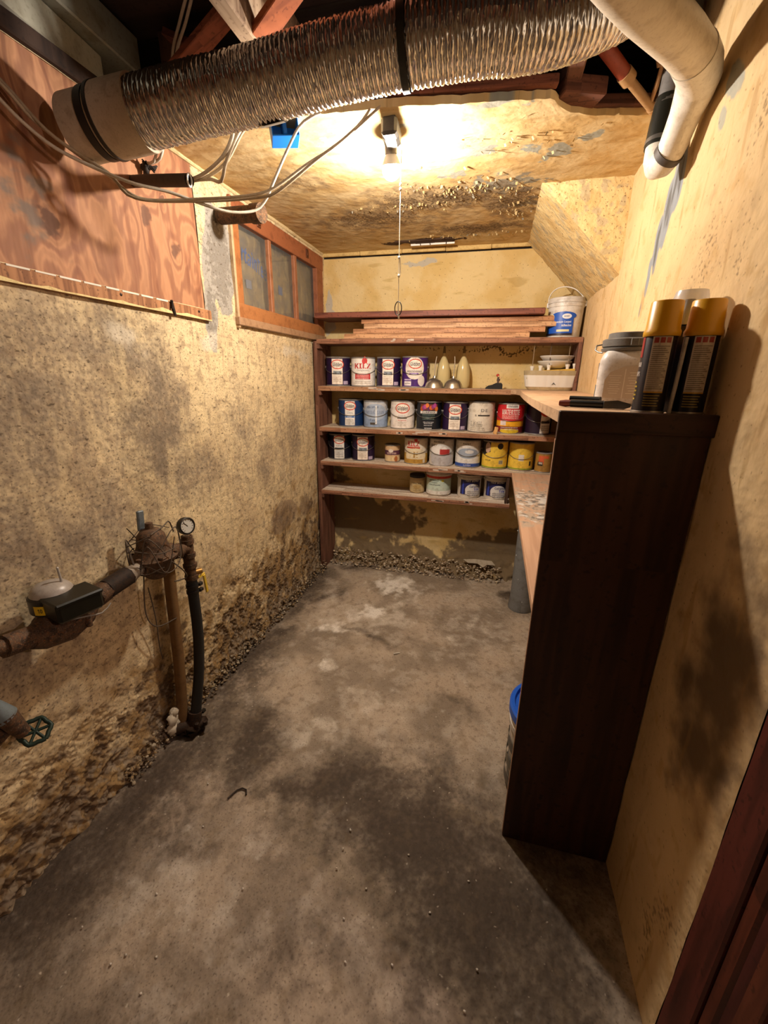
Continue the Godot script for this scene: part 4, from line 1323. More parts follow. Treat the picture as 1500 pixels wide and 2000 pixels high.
func build_wires() -> void:
	cable("cable", [Vector3(-1.20, 2.131, -0.90), Vector3(-1.19, 2.090, -0.998), Vector3(-1.175, 2.044, -1.050), Vector3(-1.135, 2.000, -1.123), Vector3(-1.109, 1.974, -1.197), Vector3(-1.074, 1.941, -1.216), Vector3(-1.040, 1.932, -1.255), Vector3(-0.945, 1.955, -1.340), Vector3(-0.834, 1.981, -1.420), Vector3(-0.753, 2.011, -1.471), Vector3(-0.649, 2.090, -1.524), Vector3(-0.565, 2.131, -1.536), Vector3(-0.486, 2.187, -1.553), Vector3(-0.450, 2.228, -1.560)], 0.0042, "b8a88e", "uppermost of the grey cables sagging from left wall to plaster edge")
	cable("cable", [Vector3(-1.20, 2.10, -0.92), Vector3(-1.19, 2.055, -0.987), Vector3(-1.18, 2.026, -1.030), Vector3(-1.158, 1.998, -1.084), Vector3(-1.108, 1.976, -1.155), Vector3(-1.053, 1.961, -1.217), Vector3(-0.999, 1.963, -1.296), Vector3(-0.934, 1.950, -1.373), Vector3(-0.886, 1.948, -1.439), Vector3(-0.835, 1.968, -1.502), Vector3(-0.803, 2.000, -1.520), Vector3(-0.773, 2.043, -1.520), Vector3(-0.726, 2.131, -1.535), Vector3(-0.677, 2.194, -1.535), Vector3(-0.632, 2.217, -1.535), Vector3(-0.605, 2.226, -1.54)], 0.0046, "c9bfae", "lowest sagging cable, turning up pale towards the blue box")
	cable("cable", [Vector3(-1.20, 2.133, -0.94), Vector3(-1.195, 2.094, -1.015), Vector3(-1.153, 2.022, -1.072), Vector3(-1.098, 1.976, -1.179), Vector3(-1.064, 1.930, -1.226), Vector3(-0.951, 1.953, -1.348), Vector3(-0.804, 1.989, -1.462), Vector3(-0.729, 2.008, -1.476), Vector3(-0.614, 2.101, -1.525), Vector3(-0.518, 2.162, -1.548), Vector3(-0.418, 2.235, -1.567)], 0.0044, "a8977c", "middle sagging cable whose end reaches the plaster edge nearest the bulb")
	cable("cable", [Vector3(-1.034, 2.024, -1.373), Vector3(-0.984, 2.026, -1.386), Vector3(-0.919, 2.034, -1.373), Vector3(-0.846, 2.060, -1.356), Vector3(-0.812, 2.102, -1.357), Vector3(-0.811, 2.17, -1.39), Vector3(-0.80, 2.28, -1.45)], 0.0052, "cdbfa6", "leftmost white cable rising from the dark sleeve behind the hose")
	cable("cable", [Vector3(-1.038, 2.024, -1.378), Vector3(-0.988, 2.025, -1.390), Vector3(-0.925, 2.027, -1.401), Vector3(-0.871, 2.008, -1.376), Vector3(-0.843, 2.045, -1.363), Vector3(-0.813, 2.093, -1.365), Vector3(-0.783, 2.17, -1.40), Vector3(-0.77, 2.28, -1.46)], 0.0052, "c2b298", "white cable from the dark sleeve that dips before rising behind hose")
	cable("cable", [Vector3(-1.034, 2.019, -1.372), Vector3(-0.984, 2.020, -1.384), Vector3(-0.934, 2.034, -1.401), Vector3(-0.863, 2.062, -1.396), Vector3(-0.806, 2.130, -1.400), Vector3(-0.773, 2.17, -1.41), Vector3(-0.75, 2.28, -1.46)], 0.005, "bfae92", "rightmost white cable from the dark sleeve, straight up behind hose")
	cable("cable", [Vector3(-0.94, 2.47, -1.40), Vector3(-1.010, 2.44, -1.448), Vector3(-1.055, 2.39, -1.465), Vector3(-1.085, 2.32, -1.484), Vector3(-1.118, 2.231, -1.464), Vector3(-1.134, 2.149, -1.444), Vector3(-1.159, 2.111, -1.447), Vector3(-1.195, 2.115, -1.461)], 0.0045, "c9bfae", "left one of two white cables dropping from the joists behind the hose")
	cable("cable", [Vector3(-0.92, 2.47, -1.40), Vector3(-0.99, 2.44, -1.45), Vector3(-1.043, 2.39, -1.468), Vector3(-1.075, 2.32, -1.486), Vector3(-1.106, 2.231, -1.467), Vector3(-1.117, 2.141, -1.445), Vector3(-1.143, 2.116, -1.452), Vector3(-1.192, 2.112, -1.460)], 0.0045, "d5ccbc", "right one of two white cables dropping from the joists behind the hose")
	var hk := MB.new()
	hk.col = S("2d231d")
	for k in 5:
		var a := 0.5 * k
		hk.tube([Vector3(-1.21, 2.10 + 0.006 * k, -1.455), Vector3(-1.19, 2.105 + 0.008 * sin(a * 3.0), -1.462), Vector3(-1.18, 2.09 + 0.006 * k, -1.47 - 0.004 * k)], 0.003, 6)
	hk.blob(Vector3(-1.205, 2.10, -1.46), Vector3(0.014, 0.02, 0.014), rng, 0.3, 5, 8)
	solo("cable_staple", hk, M(0.7, 0.3), "dark clump of staples holding two white cables on the plywood", "staple", "", Vector3(-1.2, 2.09, -1.46))
	var sl := thing("cable_sleeve", "dark tube sleeve with white cables coming out of its end", "sleeve", Vector3(-1.06, 2.0, -1.38))
	var sm := MB.new()
	sm.col = S("4a3e33")
	sm.tube([Vector3(-1.225, 2.051, -1.42), Vector3(-1.161, 2.041, -1.401), Vector3(-0.966, 2.0105, -1.3545)], 0.0175, 20, false)
	var slt := wpart(sl, "tube", sm, M(0.8, 0.1, "grime", 4.0))
	var se := MB.new()
	se.col = S("d8d4cc")
	var e1 := []
	for k in 21: e1.append(Vector3(-0.966, 2.0105, -1.3545) + Vector3(0.24, 0.03, 0.97).normalized() * 0.016 * cos(TAU * k / 20.0) + Vector3(0.12, 0.99, 0.0).normalized() * 0.016 * sin(TAU * k / 20.0))
	se.tube(e1, 0.003, 6, false)
	wpart(slt, "white_end", se, M(0.6))

# ---------------------------------------------------------------- water service on the left wall
func build_water() -> void:
	var rust := M(0.75, 0.35, "rust", 4.0)
	var X := -1.11
	var wm := thing("water_meter", "black and bronze water meter on the pipe along left wall", "water meter", Vector3(X, 0.76, -0.80))
	var b := MB.new()
	b.tube([Vector3(X, 0.79, -0.69), Vector3(X, 0.785, -0.72), Vector3(X, 0.78, -0.78), Vector3(X, 0.785, -0.84), Vector3(X, 0.795, -0.87)], [0.028, 0.042, 0.052, 0.042, 0.026], 20)
	b.lathe([Vector2(0.0, -0.055), Vector2(0.035, -0.052), Vector2(0.06, -0.02), Vector2(0.066, 0.0), Vector2(0.066, 0.012), Vector2(0.055, 0.02), Vector2(0.05, 0.045)], 28, Transform3D(Basis(), Vector3(X - 0.008, 0.79, -0.785)))
	for k in 4:
		var a := TAU * k / 4.0 + 0.5
		b.lathe([Vector2(0.0, -0.02), Vector2(0.009, -0.02), Vector2(0.009, 0.012), Vector2(0.0, 0.014)], 6, Transform3D(Basis(), Vector3(X + 0.062 * sin(a), 0.785, -0.78 + 0.062 * cos(a))))
	wpart(wm, "body", b, rust, "corroded bronze meter body")
	var r := MB.new()
	r.col = S("1b1a19")
	r.lathe([Vector2(0.052, 0.0), Vector2(0.056, 0.004), Vector2(0.056, 0.044), Vector2(0.05, 0.05)], 32, Transform3D(Basis(), Vector3(X - 0.02, 0.826, -0.785)))
	var reg_ring := wpart(wm, "register_ring", r, M(0.4))
	var dm := MB.new()
	dm.col = S("a39c94")
	dm.lathe([Vector2(0.051, 0.0), Vector2(0.047, 0.012), Vector2(0.035, 0.024), Vector2(0.018, 0.03), Vector2(0.0, 0.032)], 32, Transform3D(Basis(), Vector3(X - 0.02, 0.874, -0.785)))
	wpart(reg_ring, "dome", dm, M(0.35, 0.0, "grime", 5.0), "dusty clear grey dome")
	var bx := MB.new()
	bx.col = S("171614")
	bx.box(Vector3(X + 0.048, 0.850, -0.785), Vector3(0.085, 0.056, 0.115), 0.008, Basis(Vector3.UP, -0.25))
	bx.box(Vector3(X + 0.048, 0.874, -0.785), Vector3(0.089, 0.012, 0.119), 0.004, Basis(Vector3.UP, -0.25))
	wpart(wm, "transmitter_box", bx, M(0.35, 0.0, "grime", 5.0), "black plastic box lid")
	var yl := MB.new()
	yl.col = S("d8b418")
	yl.crect(-0.014, 0.014, 0.008, 0.034, 0.0568, S("d8b418"))
	yl.ctext("10", 0.002, 0.021, 0.012, 0.012, 0.0571, S("3a3320"))
	for k in yl.v.size():
		yl.v[k] = Basis(Vector3.UP, 0.3) * yl.v[k] + Vector3(X - 0.02, 0.826, -0.785)
		yl.n[k] = Basis(Vector3.UP, 0.3) * yl.n[k]
	wpart(reg_ring, "tag", yl, M(0.5), "yellow tag")
	var wr := MB.new()
	wr.col = S("8f8a80")
	wr.tube(smooth_path([Vector3(X + 0.05, 0.815, -0.75), Vector3(X + 0.068, 0.808, -0.79), Vector3(X + 0.085, 0.80, -0.83), Vector3(X + 0.087, 0.815, -0.86)]), 0.002, 6)
	wpart(wm, "wire", wr, M(0.5))
	var st := MB.new()
	st.col = S("a7a29a")
	st.box(Vector3(-1.108, 0.915, -0.800), Vector3(0.006, 0.06, 0.006), 0.002, Basis(Vector3.RIGHT, 0.05))
	solo("plastic_stick", st, M(0.4), "thin clear stick standing up behind the meter's black box", "stick", "", Vector3(-1.108, 0.885, -0.8))
	var pl := thing("supply_pipe", "corroded iron supply pipe coming in at left edge to the meter", "pipe", Vector3(X, 0.8, -0.6))
	var p1 := MB.new()
	p1.tube([Vector3(X, 0.842, -0.45), Vector3(X, 0.818, -0.60), Vector3(X, 0.80, -0.66)], 0.020, 18)
	p1.tube([Vector3(X, 0.808, -0.63), Vector3(X, 0.795, -0.695)], [0.03, 0.03], 8)
	wpart(pl, "iron_pipe", p1, rust)
	var p2 := MB.new()
	p2.col = S("b9b0a0")
	p2.tube([Vector3(X, 0.838, -0.47), Vector3(X, 0.824, -0.565)], 0.0215, 18)
	wpart(pl, "pale_scale", p2, M(0.8, 0.1, "grime", 4.0))
	var cp := thing("pipe_coupling", "fat dark iron coupling between the meter and the pressure regulator", "pipe fitting", Vector3(X, 0.8, -0.96))
	var c1 := MB.new()
	c1.tube([Vector3(X, 0.80, -0.86), Vector3(X, 0.812, -0.93)], 0.023, 18)
	c1.tube([Vector3(X, 0.805, -0.89), Vector3(X, 0.811, -0.925)], 0.033, 6)
	wpart(cp, "nut", c1, rust)
	var c2 := MB.new()
	c2.col = S("7d7466")
	c2.tube([Vector3(X, 0.811, -0.925), Vector3(X, 0.818, -1.01)], [0.031, 0.031], 20)
	wpart(cp, "union", c2, M(0.75, 0.3, "rust", 5.0))
	var c3 := MB.new()
	c3.col = S("8f8474")
	c3.tube([Vector3(X, 0.818, -1.01), Vector3(X, 0.82, -1.03), Vector3(X, 0.822, -1.07)], [0.033, 0.026, 0.02], 8)
	wpart(cp, "nipple", c3, M(0.7, 0.3, "grime", 4.0))

	var rg := thing("pressure_regulator", "brown bell shaped pressure regulator tangled with thin wires", "regulator", Vector3(X, 0.76, -1.13))
	var g := MB.new()
	g.lathe([Vector2(0.0, -0.075), Vector2(0.03, -0.07), Vector2(0.05, -0.05), Vector2(0.058, -0.02), Vector2(0.075, 0.0), Vector2(0.078, 0.01), Vector2(0.06, 0.022), Vector2(0.05, 0.05), Vector2(0.045, 0.085), Vector2(0.03, 0.105), Vector2(0.014, 0.11), Vector2(0.012, 0.13), Vector2(0.0, 0.132)], 28, Transform3D(Basis(), Vector3(X, 0.83, -1.13)))
	g.tube([Vector3(X, 0.822, -1.06), Vector3(X, 0.822, -1.22)], 0.03, 18)
	for k in 6:
		var a := TAU * k / 6.0
		g.lathe([Vector2(0.0, 0.0), Vector2(0.008, 0.0), Vector2(0.008, 0.02), Vector2(0.0, 0.022)], 6, Transform3D(Basis(), Vector3(X + 0.068 * sin(a), 0.832, -1.13 + 0.068 * cos(a))))
	wpart(rg, "body", g, rust)
	var bk := MB.new()
	bk.col = S("6f7a80")
	bk.box(Vector3(X - 0.03, 0.965, -1.128), Vector3(0.012, 0.07, 0.026), 0.003, Basis(Vector3.RIGHT, -0.1))
	wpart(rg, "strap", bk, M(0.5, 0.5, "grime", 4.0), "blue grey metal strap")
	var wi := MB.new()
	wi.col = S("5c5044")
	var r2 := RandomNumberGenerator.new()
	r2.seed = 12
	for k in 7:
		var q := []
		var a := r2.randf() * TAU
		for j in 6:
			a += r2.randf_range(0.4, 1.0)
			q.append(Vector3(X + 0.075 * sin(a) + 0.01, 0.80 + r2.randf_range(0.0, 0.15), -1.13 + 0.09 * cos(a)))
		wi.tube(smooth_path(q, 0.015), 0.0018, 5)
	wi.tube(smooth_path([Vector3(X + 0.03, 0.93, -1.10), Vector3(X + 0.03, 0.94, -1.16), Vector3(X + 0.02, 0.945, -1.20), Vector3(X + 0.02, 0.90, -1.215)]), 0.0025, 5)
	wi.tube(smooth_path([Vector3(X + 0.08, 0.83, -1.12), Vector3(X + 0.085, 0.78, -1.16), Vector3(X + 0.07, 0.735, -1.19), Vector3(X + 0.05, 0.735, -1.15)]), 0.0025, 5)
	wi.tube(smooth_path([Vector3(X - 0.06, 0.75, -1.13), Vector3(X - 0.07, 0.6, -1.12), Vector3(X - 0.06, 0.53, -1.15), Vector3(X - 0.03, 0.53, -1.22)]), 0.0025, 5)
	wi.tube(smooth_path([Vector3(X - 0.06, 0.70, -1.14), Vector3(X - 0.07, 0.56, -1.16), Vector3(X - 0.085, 0.42, -1.17), Vector3(X - 0.09, 0.36, -1.18)]), 0.0022, 5)
	wpart(rg, "loose_wire", wi, M(0.7, 0.3))
	var rr := thing("riser_valve", "brass tee and ball valve assembly above the black hose", "valve", Vector3(X, 0.66, -1.295))
	var v1 := MB.new()
	v1.tube([Vector3(X, 0.82, -1.20), Vector3(X, 0.80, -1.30)], 0.02, 16)
	v1.tube([Vector3(X, 0.815, -1.215), Vector3(X, 0.808, -1.25)], 0.03, 8)
	v1.tube([Vector3(X, 0.85, -1.30), Vector3(X, 0.75, -1.296), Vector3(X, 0.66, -1.294)], 0.021, 16)
	for y in [0.835, 0.78, 0.735, 0.685]: v1.tube([Vector3(X, y, -1.298), Vector3(X, y - 0.018, -1.297)], 0.026, 8)
	wpart(rr, "brass_body", v1, rust)
	var lv := MB.new()
	lv.col = S("d9b63a")
	lv.box(Vector3(X + 0.02, 0.625, -1.348), Vector3(0.008, 0.085, 0.015), 0.003, Basis(Vector3.RIGHT, 0.1))
	lv.box(Vector3(X + 0.018, 0.668, -1.332), Vector3(0.006, 0.012, 0.04), 0.002)
	wpart(rr, "lever", lv, M(0.5), "yellow valve lever")
	var nt := MB.new()
	nt.col = S("96703c")
	nt.tube([Vector3(X + 0.0, 0.69, -1.30), Vector3(X + 0.018, 0.688, -1.335)], 0.013, 8)
	wpart(rr, "stem_nut", nt, M(0.45, 0.7))
	var gb := MB.new()
	gb.tube([Vector3(X, 0.845, -1.30), Vector3(X, 0.875, -1.302)], 0.012, 10)
	gb.col = S("241f1c")
	var gx := Transform3D(Basis(Vector3(0.2, 0, 0.98).normalized(), Vector3(0.95, 0.15, 0.25).normalized(), Vector3.ZERO), Vector3(X - 0.012, 0.888, -1.305))
	gx.basis.z = gx.basis.x.cross(gx.basis.y).normalized()
	gx.basis.x = gx.basis.y.cross(gx.basis.z).normalized()
	gb.lathe([Vector2(0.0, 0.0), Vector2(0.03, 0.0), Vector2(0.033, 0.006), Vector2(0.033, 0.026), Vector2(0.029, 0.028), Vector2(0.027, 0.024)], 28, gx)
	var ga := thing("pressure_gauge", "small round pressure gauge with white dial on top of the tee", "gauge", Vector3(X, 0.845, -1.30))
	var gcase := wpart(ga, "case", gb, M(0.5, 0.3))
	var gf := MB.new()
	gf.col = S("c9c6bd")
	gf.lathe([Vector2(0.027, 0.0245), Vector2(0.0, 0.0246)], 28, gx)
	gf.col = S("2a2523")
	for k in 11:
		var a := -2.3 + 4.6 * k / 10.0
		var d := Vector3(sin(a), 0, cos(a))
		gf.box(gx * (d * 0.022 + Vector3(0, 0.025, 0)), Vector3(0.0015, 0.0008, 0.005), 0.0, gx.basis * Basis(Vector3.UP, a))
	gf.box(gx * Vector3(0.006, 0.0255, 0.008), Vector3(0.0018, 0.0008, 0.024), 0.0, gx.basis * Basis(Vector3.UP, 0.65))
	wpart(gcase, "dial", gf, M(0.4), "white dial with a dark needle")
	var hs := thing("black_hose", "black rubber hose curving from the ball valve to the floor", "hose", Vector3(X, 0.05, -1.22))
	var h1 := MB.new()
	h1.col = S("191a1b")
	h1.tube(smooth_path([Vector3(X, 0.67, -1.294), Vector3(X, 0.60, -1.293), Vector3(X, 0.48, -1.292), Vector3(X, 0.368, -1.283), Vector3(X, 0.25, -1.262), Vector3(X, 0.15, -1.232), Vector3(X, 0.05, -1.20)]), 0.021, 20)
	wpart(hs, "tube", h1, M(0.5))
	for y in [[0.645, -1.294], [0.62, -1.2935], [0.085, -1.21]]:
		var k1 := MB.new()
		k1.col = S("34302c")
		k1.tube([Vector3(X, y[0], y[1]), Vector3(X, y[0] - 0.012, y[1])], 0.0245, 20)
		k1.box(Vector3(X + 0.02, y[0] - 0.006, y[1] - 0.022), Vector3(0.014, 0.014, 0.02), 0.002)
		wpart(hs, "clamp", k1, M(0.45, 0.6, "grime", 4.0))
	var ff := MB.new()
	ff.col = Color(0.4, 0.37, 0.36)
	ff.tube([Vector3(X, 0.09, -1.21), Vector3(X, 0.035, -1.195)], 0.027, 10)
	ff.tube([Vector3(X - 0.06, 0.035, -1.16), Vector3(X + 0.03, 0.03, -1.22)], 0.026, 10)
	ff.blob(Vector3(X - 0.02, 0.025, -1.20), Vector3(0.06, 0.03, 0.05), r2, 0.25, 6, 10)
	for k in 5: ff.lathe([Vector2(0.0, 0.0), Vector2(0.009, 0.0), Vector2(0.009, 0.016), Vector2(0.0, 0.017)], 6, Transform3D(Basis(), Vector3(X - 0.05 + 0.025 * k, 0.045, -1.18 - 0.02 * (k % 3))))
	solo("floor_fitting", ff, M(0.75, 0.3, "rust", 4.0), "dark iron fitting on the floor where hose and copper pipe end", "pipe fitting", "", Vector3(X, 0.0, -1.2))
	var cu := MB.new()
	cu.col = S("80603a")
	cu.tube(smooth_path([Vector3(-1.155, 0.80, -1.24), Vector3(-1.16, 0.60, -1.232), Vector3(-1.16, 0.3, -1.215), Vector3(-1.16, 0.03, -1.185)]), 0.0215, 18)
	solo("service_pipe", cu, M(0.7, 0.1, "grime", 3.0), "brown vertical service pipe behind the hose, from regulator to floor", "pipe", "", Vector3(-1.16, 0.03, -1.185))
	var lu := MB.new()
	lu.col = S("cfc4ae")
	for q in [[0.085, -1.155, 0.03, 0.034], [0.045, -1.145, 0.026, 0.03], [0.065, -1.165, 0.02, 0.02], [0.115, -1.165, 0.018, 0.016]]: lu.blob(Vector3(-1.175, q[0], q[1]), Vector3(0.018, q[3], q[2]), r2, 0.22, 7, 10)
	solo("plaster_lump", lu, M(0.9, 0.0, "grime", 5.0), "white crusty lump of plaster at the foot of the service pipe", "plaster lump", "", Vector3(-1.175, 0.02, -1.15))
	var sg := thing("hose_bib", "old garden tap with green wheel handle at the left edge", "tap", Vector3(X, 0.56, -0.56))
	var s1 := MB.new()
	s1.col = S("7d8a8e")
	s1.tube([Vector3(-1.13, 0.74, -0.53), Vector3(-1.11, 0.67, -0.575), Vector3(-1.10, 0.635, -0.59)], [0.02, 0.022, 0.025], 18)
	wpart(sg, "elbow", s1, M(0.6, 0.3, "grime", 4.0))
	var s2 := MB.new()
	s2.tube([Vector3(-1.10, 0.64, -0.588), Vector3(-1.09, 0.60, -0.597), Vector3(-1.085, 0.575, -0.605)], [0.024, 0.02, 0.016], 14)
	s2.tube([Vector3(-1.11, 0.60, -0.585), Vector3(-1.13, 0.57, -0.56)], 0.018, 14)
	wpart(sg, "bronze_body", s2, rust)
	var s3 := MB.new()
	s3.col = S("24362c")
	var hc := Vector3(-1.072, 0.567, -0.622)
	var ha := Basis(Vector3.BACK, -0.5) * Basis(Vector3.RIGHT, 0.35)
	var rim := []
	for k in 25:
		var a := TAU * k / 24.0
		rim.append(hc + ha * Vector3(0.031 * cos(a) * (1.0 + 0.08 * cos(a * 6.0)), 0, 0.031 * sin(a) * (1.0 + 0.08 * cos(a * 6.0))))
	s3.tube(rim, 0.0055, 8, false)
	for k in 3:
		var a := PI * k / 3.0
		var d := ha * Vector3(cos(a), 0, sin(a)) * 0.03
		s3.tube([hc - d, hc + d], 0.004, 6)
	wpart(sg, "wheel_handle", s3, M(0.5, 0.2, "grime", 5.0), "dark green wheel handle")

# ---------------------------------------------------------------- paint tins and other things on the shelves
const TXT := "2f2a28"

func fine_lines(mb: MB, x0: float, x1: float, y: float, r: float, k: Color, rows: int, step: float, sd: int) -> void:   # rows of unreadable small print
	var g := RandomNumberGenerator.new()
	g.seed = sd
	for i in rows:
		var x := x0
		while x < x1 - 0.004:
			var w := g.randf_range(0.003, 0.011)
			mb.crect(x, minf(x + w, x1), y - i * step, y - i * step + step * 0.4, r, k)
			x += w + 0.002

func oval_logo(mb: MB, cx: float, cy: float, s: float, r: float, paper := "f0e8dc") -> void:
	mb.cell(cx, cy, 0.046 * s, 0.031 * s, r + 0.0004, S("d2452c"))
	mb.cell(cx, cy, 0.040 * s, 0.025 * s, r + 0.0007, S(paper))
	mb.ctext("Glidden", cx, cy, 0.066 * s, 0.026 * s, r + 0.001, S("2c2a33"))

func tin_label(kind: String, r: float, h: float) -> MB:
	var mb := MB.new()
	var q := r + 0.0006
	match kind:
		"purple":
			mb.crect(-0.04, 0.036, 0.012, h - 0.014, q, S("efe6da"))
			oval_logo(mb, 0.0, h - 0.05, 1.0, q)
			mb.crect(-0.03, 0.03, h * 0.40, h * 0.52, q + 0.0003, S("8f98a0"))
			for k in 7: mb.crect(-0.028 + 0.008 * k, -0.023 + 0.008 * k, h * 0.40, h * (0.45 + 0.05 * ((k * 3) % 4) / 3.0), q + 0.0005, S(["3c4250", "5a6470", "2e3a34", "74808a"][k % 4]))
			fine_lines(mb, -0.03, 0.028, h * 0.33, q + 0.0004, S("b8a898"), 4, 0.011, 3)
			mb.crect(0.042, 0.08, 0.012, 0.034, q, S("b3a6c4"))
		"endurance":
			mb.cell(0.0, h * 0.62, 0.066, 0.07, q, S("e6ddd3"))
			oval_logo(mb, 0.004, h * 0.76, 1.0, q + 0.0002)
			mb.ctext("HIGH ENDURANCE", 0.0, h * 0.52, 0.10, 0.012, q + 0.0006, S(TXT))
			mb.crect(-0.035, 0.028, h * 0.41, h * 0.47, q + 0.0004, S("6a3fa0"))
			mb.ctext("Exterior", -0.003, h * 0.44, 0.04, 0.007, q + 0.0007, S("efe8f4"))
			mb.cell(0.05, h * 0.22, 0.026, 0.034, q + 0.0003, S("d9d0cc"))
			mb.crect(-0.075, -0.02, 0.012, 0.04, q, S("e9e2e6"))
			mb.crect(-0.075, -0.02, 0.046, 0.054, q, S("c9b8dc"))
			mb.ctext("Semi-Gloss", -0.048, 0.026, 0.04, 0.007, q + 0.0003, S(TXT))
		"kilz":
			mb.crect(-0.115, 0.115, 0.01, h - 0.012, q, S("ece8e2"))
			mb.ctext("KILZ", 0.0, h * 0.70, 0.115, 0.034, q + 0.0004, S("c0202a"))
			for f in [[-0.004, 0.0, 0.012, 0.02], [0.012, 0.002, 0.008, 0.016], [0.003, 0.018, 0.006, 0.014]]: mb.cell(0.012 + f[0], h * 0.86 + f[1], f[2], f[3], q + 0.0006, S("cc3030"))
			mb.ctext("Original", 0.0, h * 0.55, 0.08, 0.013, q + 0.0004, S("4a4644"), false, true)
			mb.crect(-0.055, 0.055, h * 0.25, h * 0.44, q + 0.0004, S("c42a30"))
			fine_lines(mb, -0.045, 0.045, h * 0.38, q + 0.0007, S("eecac6"), 3, 0.011, 5)
			fine_lines(mb, -0.06, 0.06, h * 0.16, q + 0.0004, S("b5aea6"), 2, 0.011, 6)
		"navy":
			mb.crect(-0.038, 0.032, 0.012, h - 0.012, q, S("e8e4de"))
			oval_logo(mb, -0.002, h - 0.045, 0.95, q)
			mb.ctext("Ultra", -0.004, h * 0.52, 0.04, 0.016, q + 0.0004, S("7d8aa0"), false, true)
			mb.crect(-0.036, 0.03, h * 0.34, h * 0.41, q + 0.0004, S("5f86c4"))
			mb.ctext("Flat", -0.004, h * 0.375, 0.03, 0.008, q + 0.0007, S("e8eef6"))
			fine_lines(mb, -0.03, 0.026, h * 0.26, q + 0.0004, S("9aa0a8"), 4, 0.01, 8)
		"medallion":
			mb.crect(-0.12, 0.12, 0.01, h * 0.62, q, S("8ba0c0"))
			mb.crect(-0.12, 0.12, h * 0.62, h - 0.012, q, S("c6c8cc"))
			mb.cell(0.0, h * 0.58, 0.085, 0.055, q + 0.0003, S("a3b2c8"))
			mb.ctext("VALSPAR", -0.02, h * 0.76, 0.09, 0.014, q + 0.0006, S("5d6f92"))
			mb.ctext("MEDALLION", 0.0, h * 0.57, 0.135, 0.02, q + 0.0006, S("4d6088"), false, true)
			mb.crect(0.002, 0.014, h * 0.14, h * 0.82, q + 0.0009, S("d9dde2"))
			mb.crect(-0.035, 0.012, h * 0.12, h * 0.2, q + 0.0006, S("4c4438"))
			mb.ctext("Paint", -0.01, h * 0.3, 0.05, 0.014, q + 0.0006, S("5d6f92"))
		"white":
			mb.crect(-0.115, 0.115, 0.008, h - 0.03, q, S("e9e2dc"))
			mb.crect(-0.115, 0.115, h - 0.03, h - 0.010, q, S("e0d9d2"))
			oval_logo(mb, 0.002, h - 0.05, 1.1, q)
			mb.ctext("Ceiling", 0.0, h * 0.46, 0.05, 0.018, q + 0.0004, S("9aa3ae"), false, true)
			mb.crect(-0.035, 0.035, h * 0.37, h * 0.40, q + 0.0004, S("5a5048"))
			mb.ctext("INTERIOR", 0.0, h * 0.31, 0.06, 0.009, q + 0.0004, S("c05040"))
			fine_lines(mb, -0.03, 0.03, h * 0.23, q + 0.0004, S("b8b0a8"), 3, 0.011, 9)
		"black":
			mb.crect(-0.06, 0.062, h * 0.70, h - 0.018, q, S("7a3420"))
			for k in 9: mb.cell(-0.05 + 0.013 * k, h * (0.74 + 0.04 * ((k * 5) % 4)), 0.012, 0.015, q + 0.0003 + 0.00005 * k, S(["c85a24", "8a3a7a", "b04a90", "d87a34", "5a2858"][k % 5]))
			mb.crect(-0.062, 0.06, h * 0.58, h * 0.67, q + 0.0004, S("d9d6d2"))
			mb.ctext("DURAMAX", 0.0, h * 0.625, 0.09, 0.012, q + 0.0007, S("2a2a30"))
			fine_lines(mb, -0.045, 0.045, h * 0.52, q + 0.0004, S("5d7068"), 3, 0.014, 10)
			mb.ctext("100% ACRYLIC PAINT", 0.0, h * 0.28, 0.075, 0.008, q + 0.0004, S("c9c9cc"))
			fine_lines(mb, -0.03, 0.03, h * 0.22, q + 0.0004, S("b8b8bc"), 2, 0.012, 11)
			mb.ctext("EXTERIOR", 0.0, h * 0.07, 0.05, 0.009, q + 0.0004, S("d0d0d2"))
		"cream":
			mb.crect(-0.125, 0.125, 0.008, h - 0.012, q, S("ded6c6"))
			mb.ctext("DE", 0.02, h * 0.72, 0.045, 0.02, q + 0.0005, S("8d8880"))
			mb.crect(-0.02, 0.06, h * 0.535, h * 0.58, q + 0.0005, S("3a332c"))
			mb.ctext("S", -0.035, h * 0.555, 0.012, 0.012, q + 0.0005, S("4a443c"))
			mb.ctext("T WALL", -0.03, h * 0.31, 0.085, 0.02, q + 0.0005, S("5a544c"), false, true)
			mb.ctext("PRIMER SEALER", -0.03, h * 0.22, 0.085, 0.014, q + 0.0005, S("6a645c"), false, true)
			fine_lines(mb, -0.07, 0.03, h * 0.13, q + 0.0005, S("9a9488"), 2, 0.012, 12)
		"watertite":
			mb.crect(-0.125, 0.125, h * 0.42, h - 0.012, q, S("c8202a"))
			mb.crect(-0.125, 0.125, h * 0.24, h * 0.42, q, S("e8a820"))
			mb.crect(-0.125, 0.125, 0.008, h * 0.24, q, S("7a1f20"))
			mb.crect(-0.03, 0.05, h * 0.83, h * 0.96, q + 0.0004, S("e8e4de"))
			mb.ctext("ZINSSER", 0.01, h * 0.895, 0.06, 0.011, q + 0.0007, S("2a2a44"))
			mb.ctext("WATERTITE", 0.0, h * 0.71, 0.118, 0.032, q + 0.0004, S("f2e6de"))
			mb.ctext("MOLD & MILDEW PROOF", 0.0, h * 0.58, 0.11, 0.012, q + 0.0004, S("f0b8b0"))
			mb.ctext("WATERPROOFING PAINT", 0.0, h * 0.51, 0.11, 0.012, q + 0.0004, S("f0b8b0"))
			mb.crect(-0.065, -0.025, h * 0.27, h * 0.42, q + 0.0004, S("ded0cc"))
			fine_lines(mb, -0.06, 0.06, h * 0.19, q + 0.0004, S("d8d0c8"), 2, 0.012, 13)
			mb.cell(0.0, h * 0.09, 0.065, 0.015, q + 0.0004, S("d8b828"))
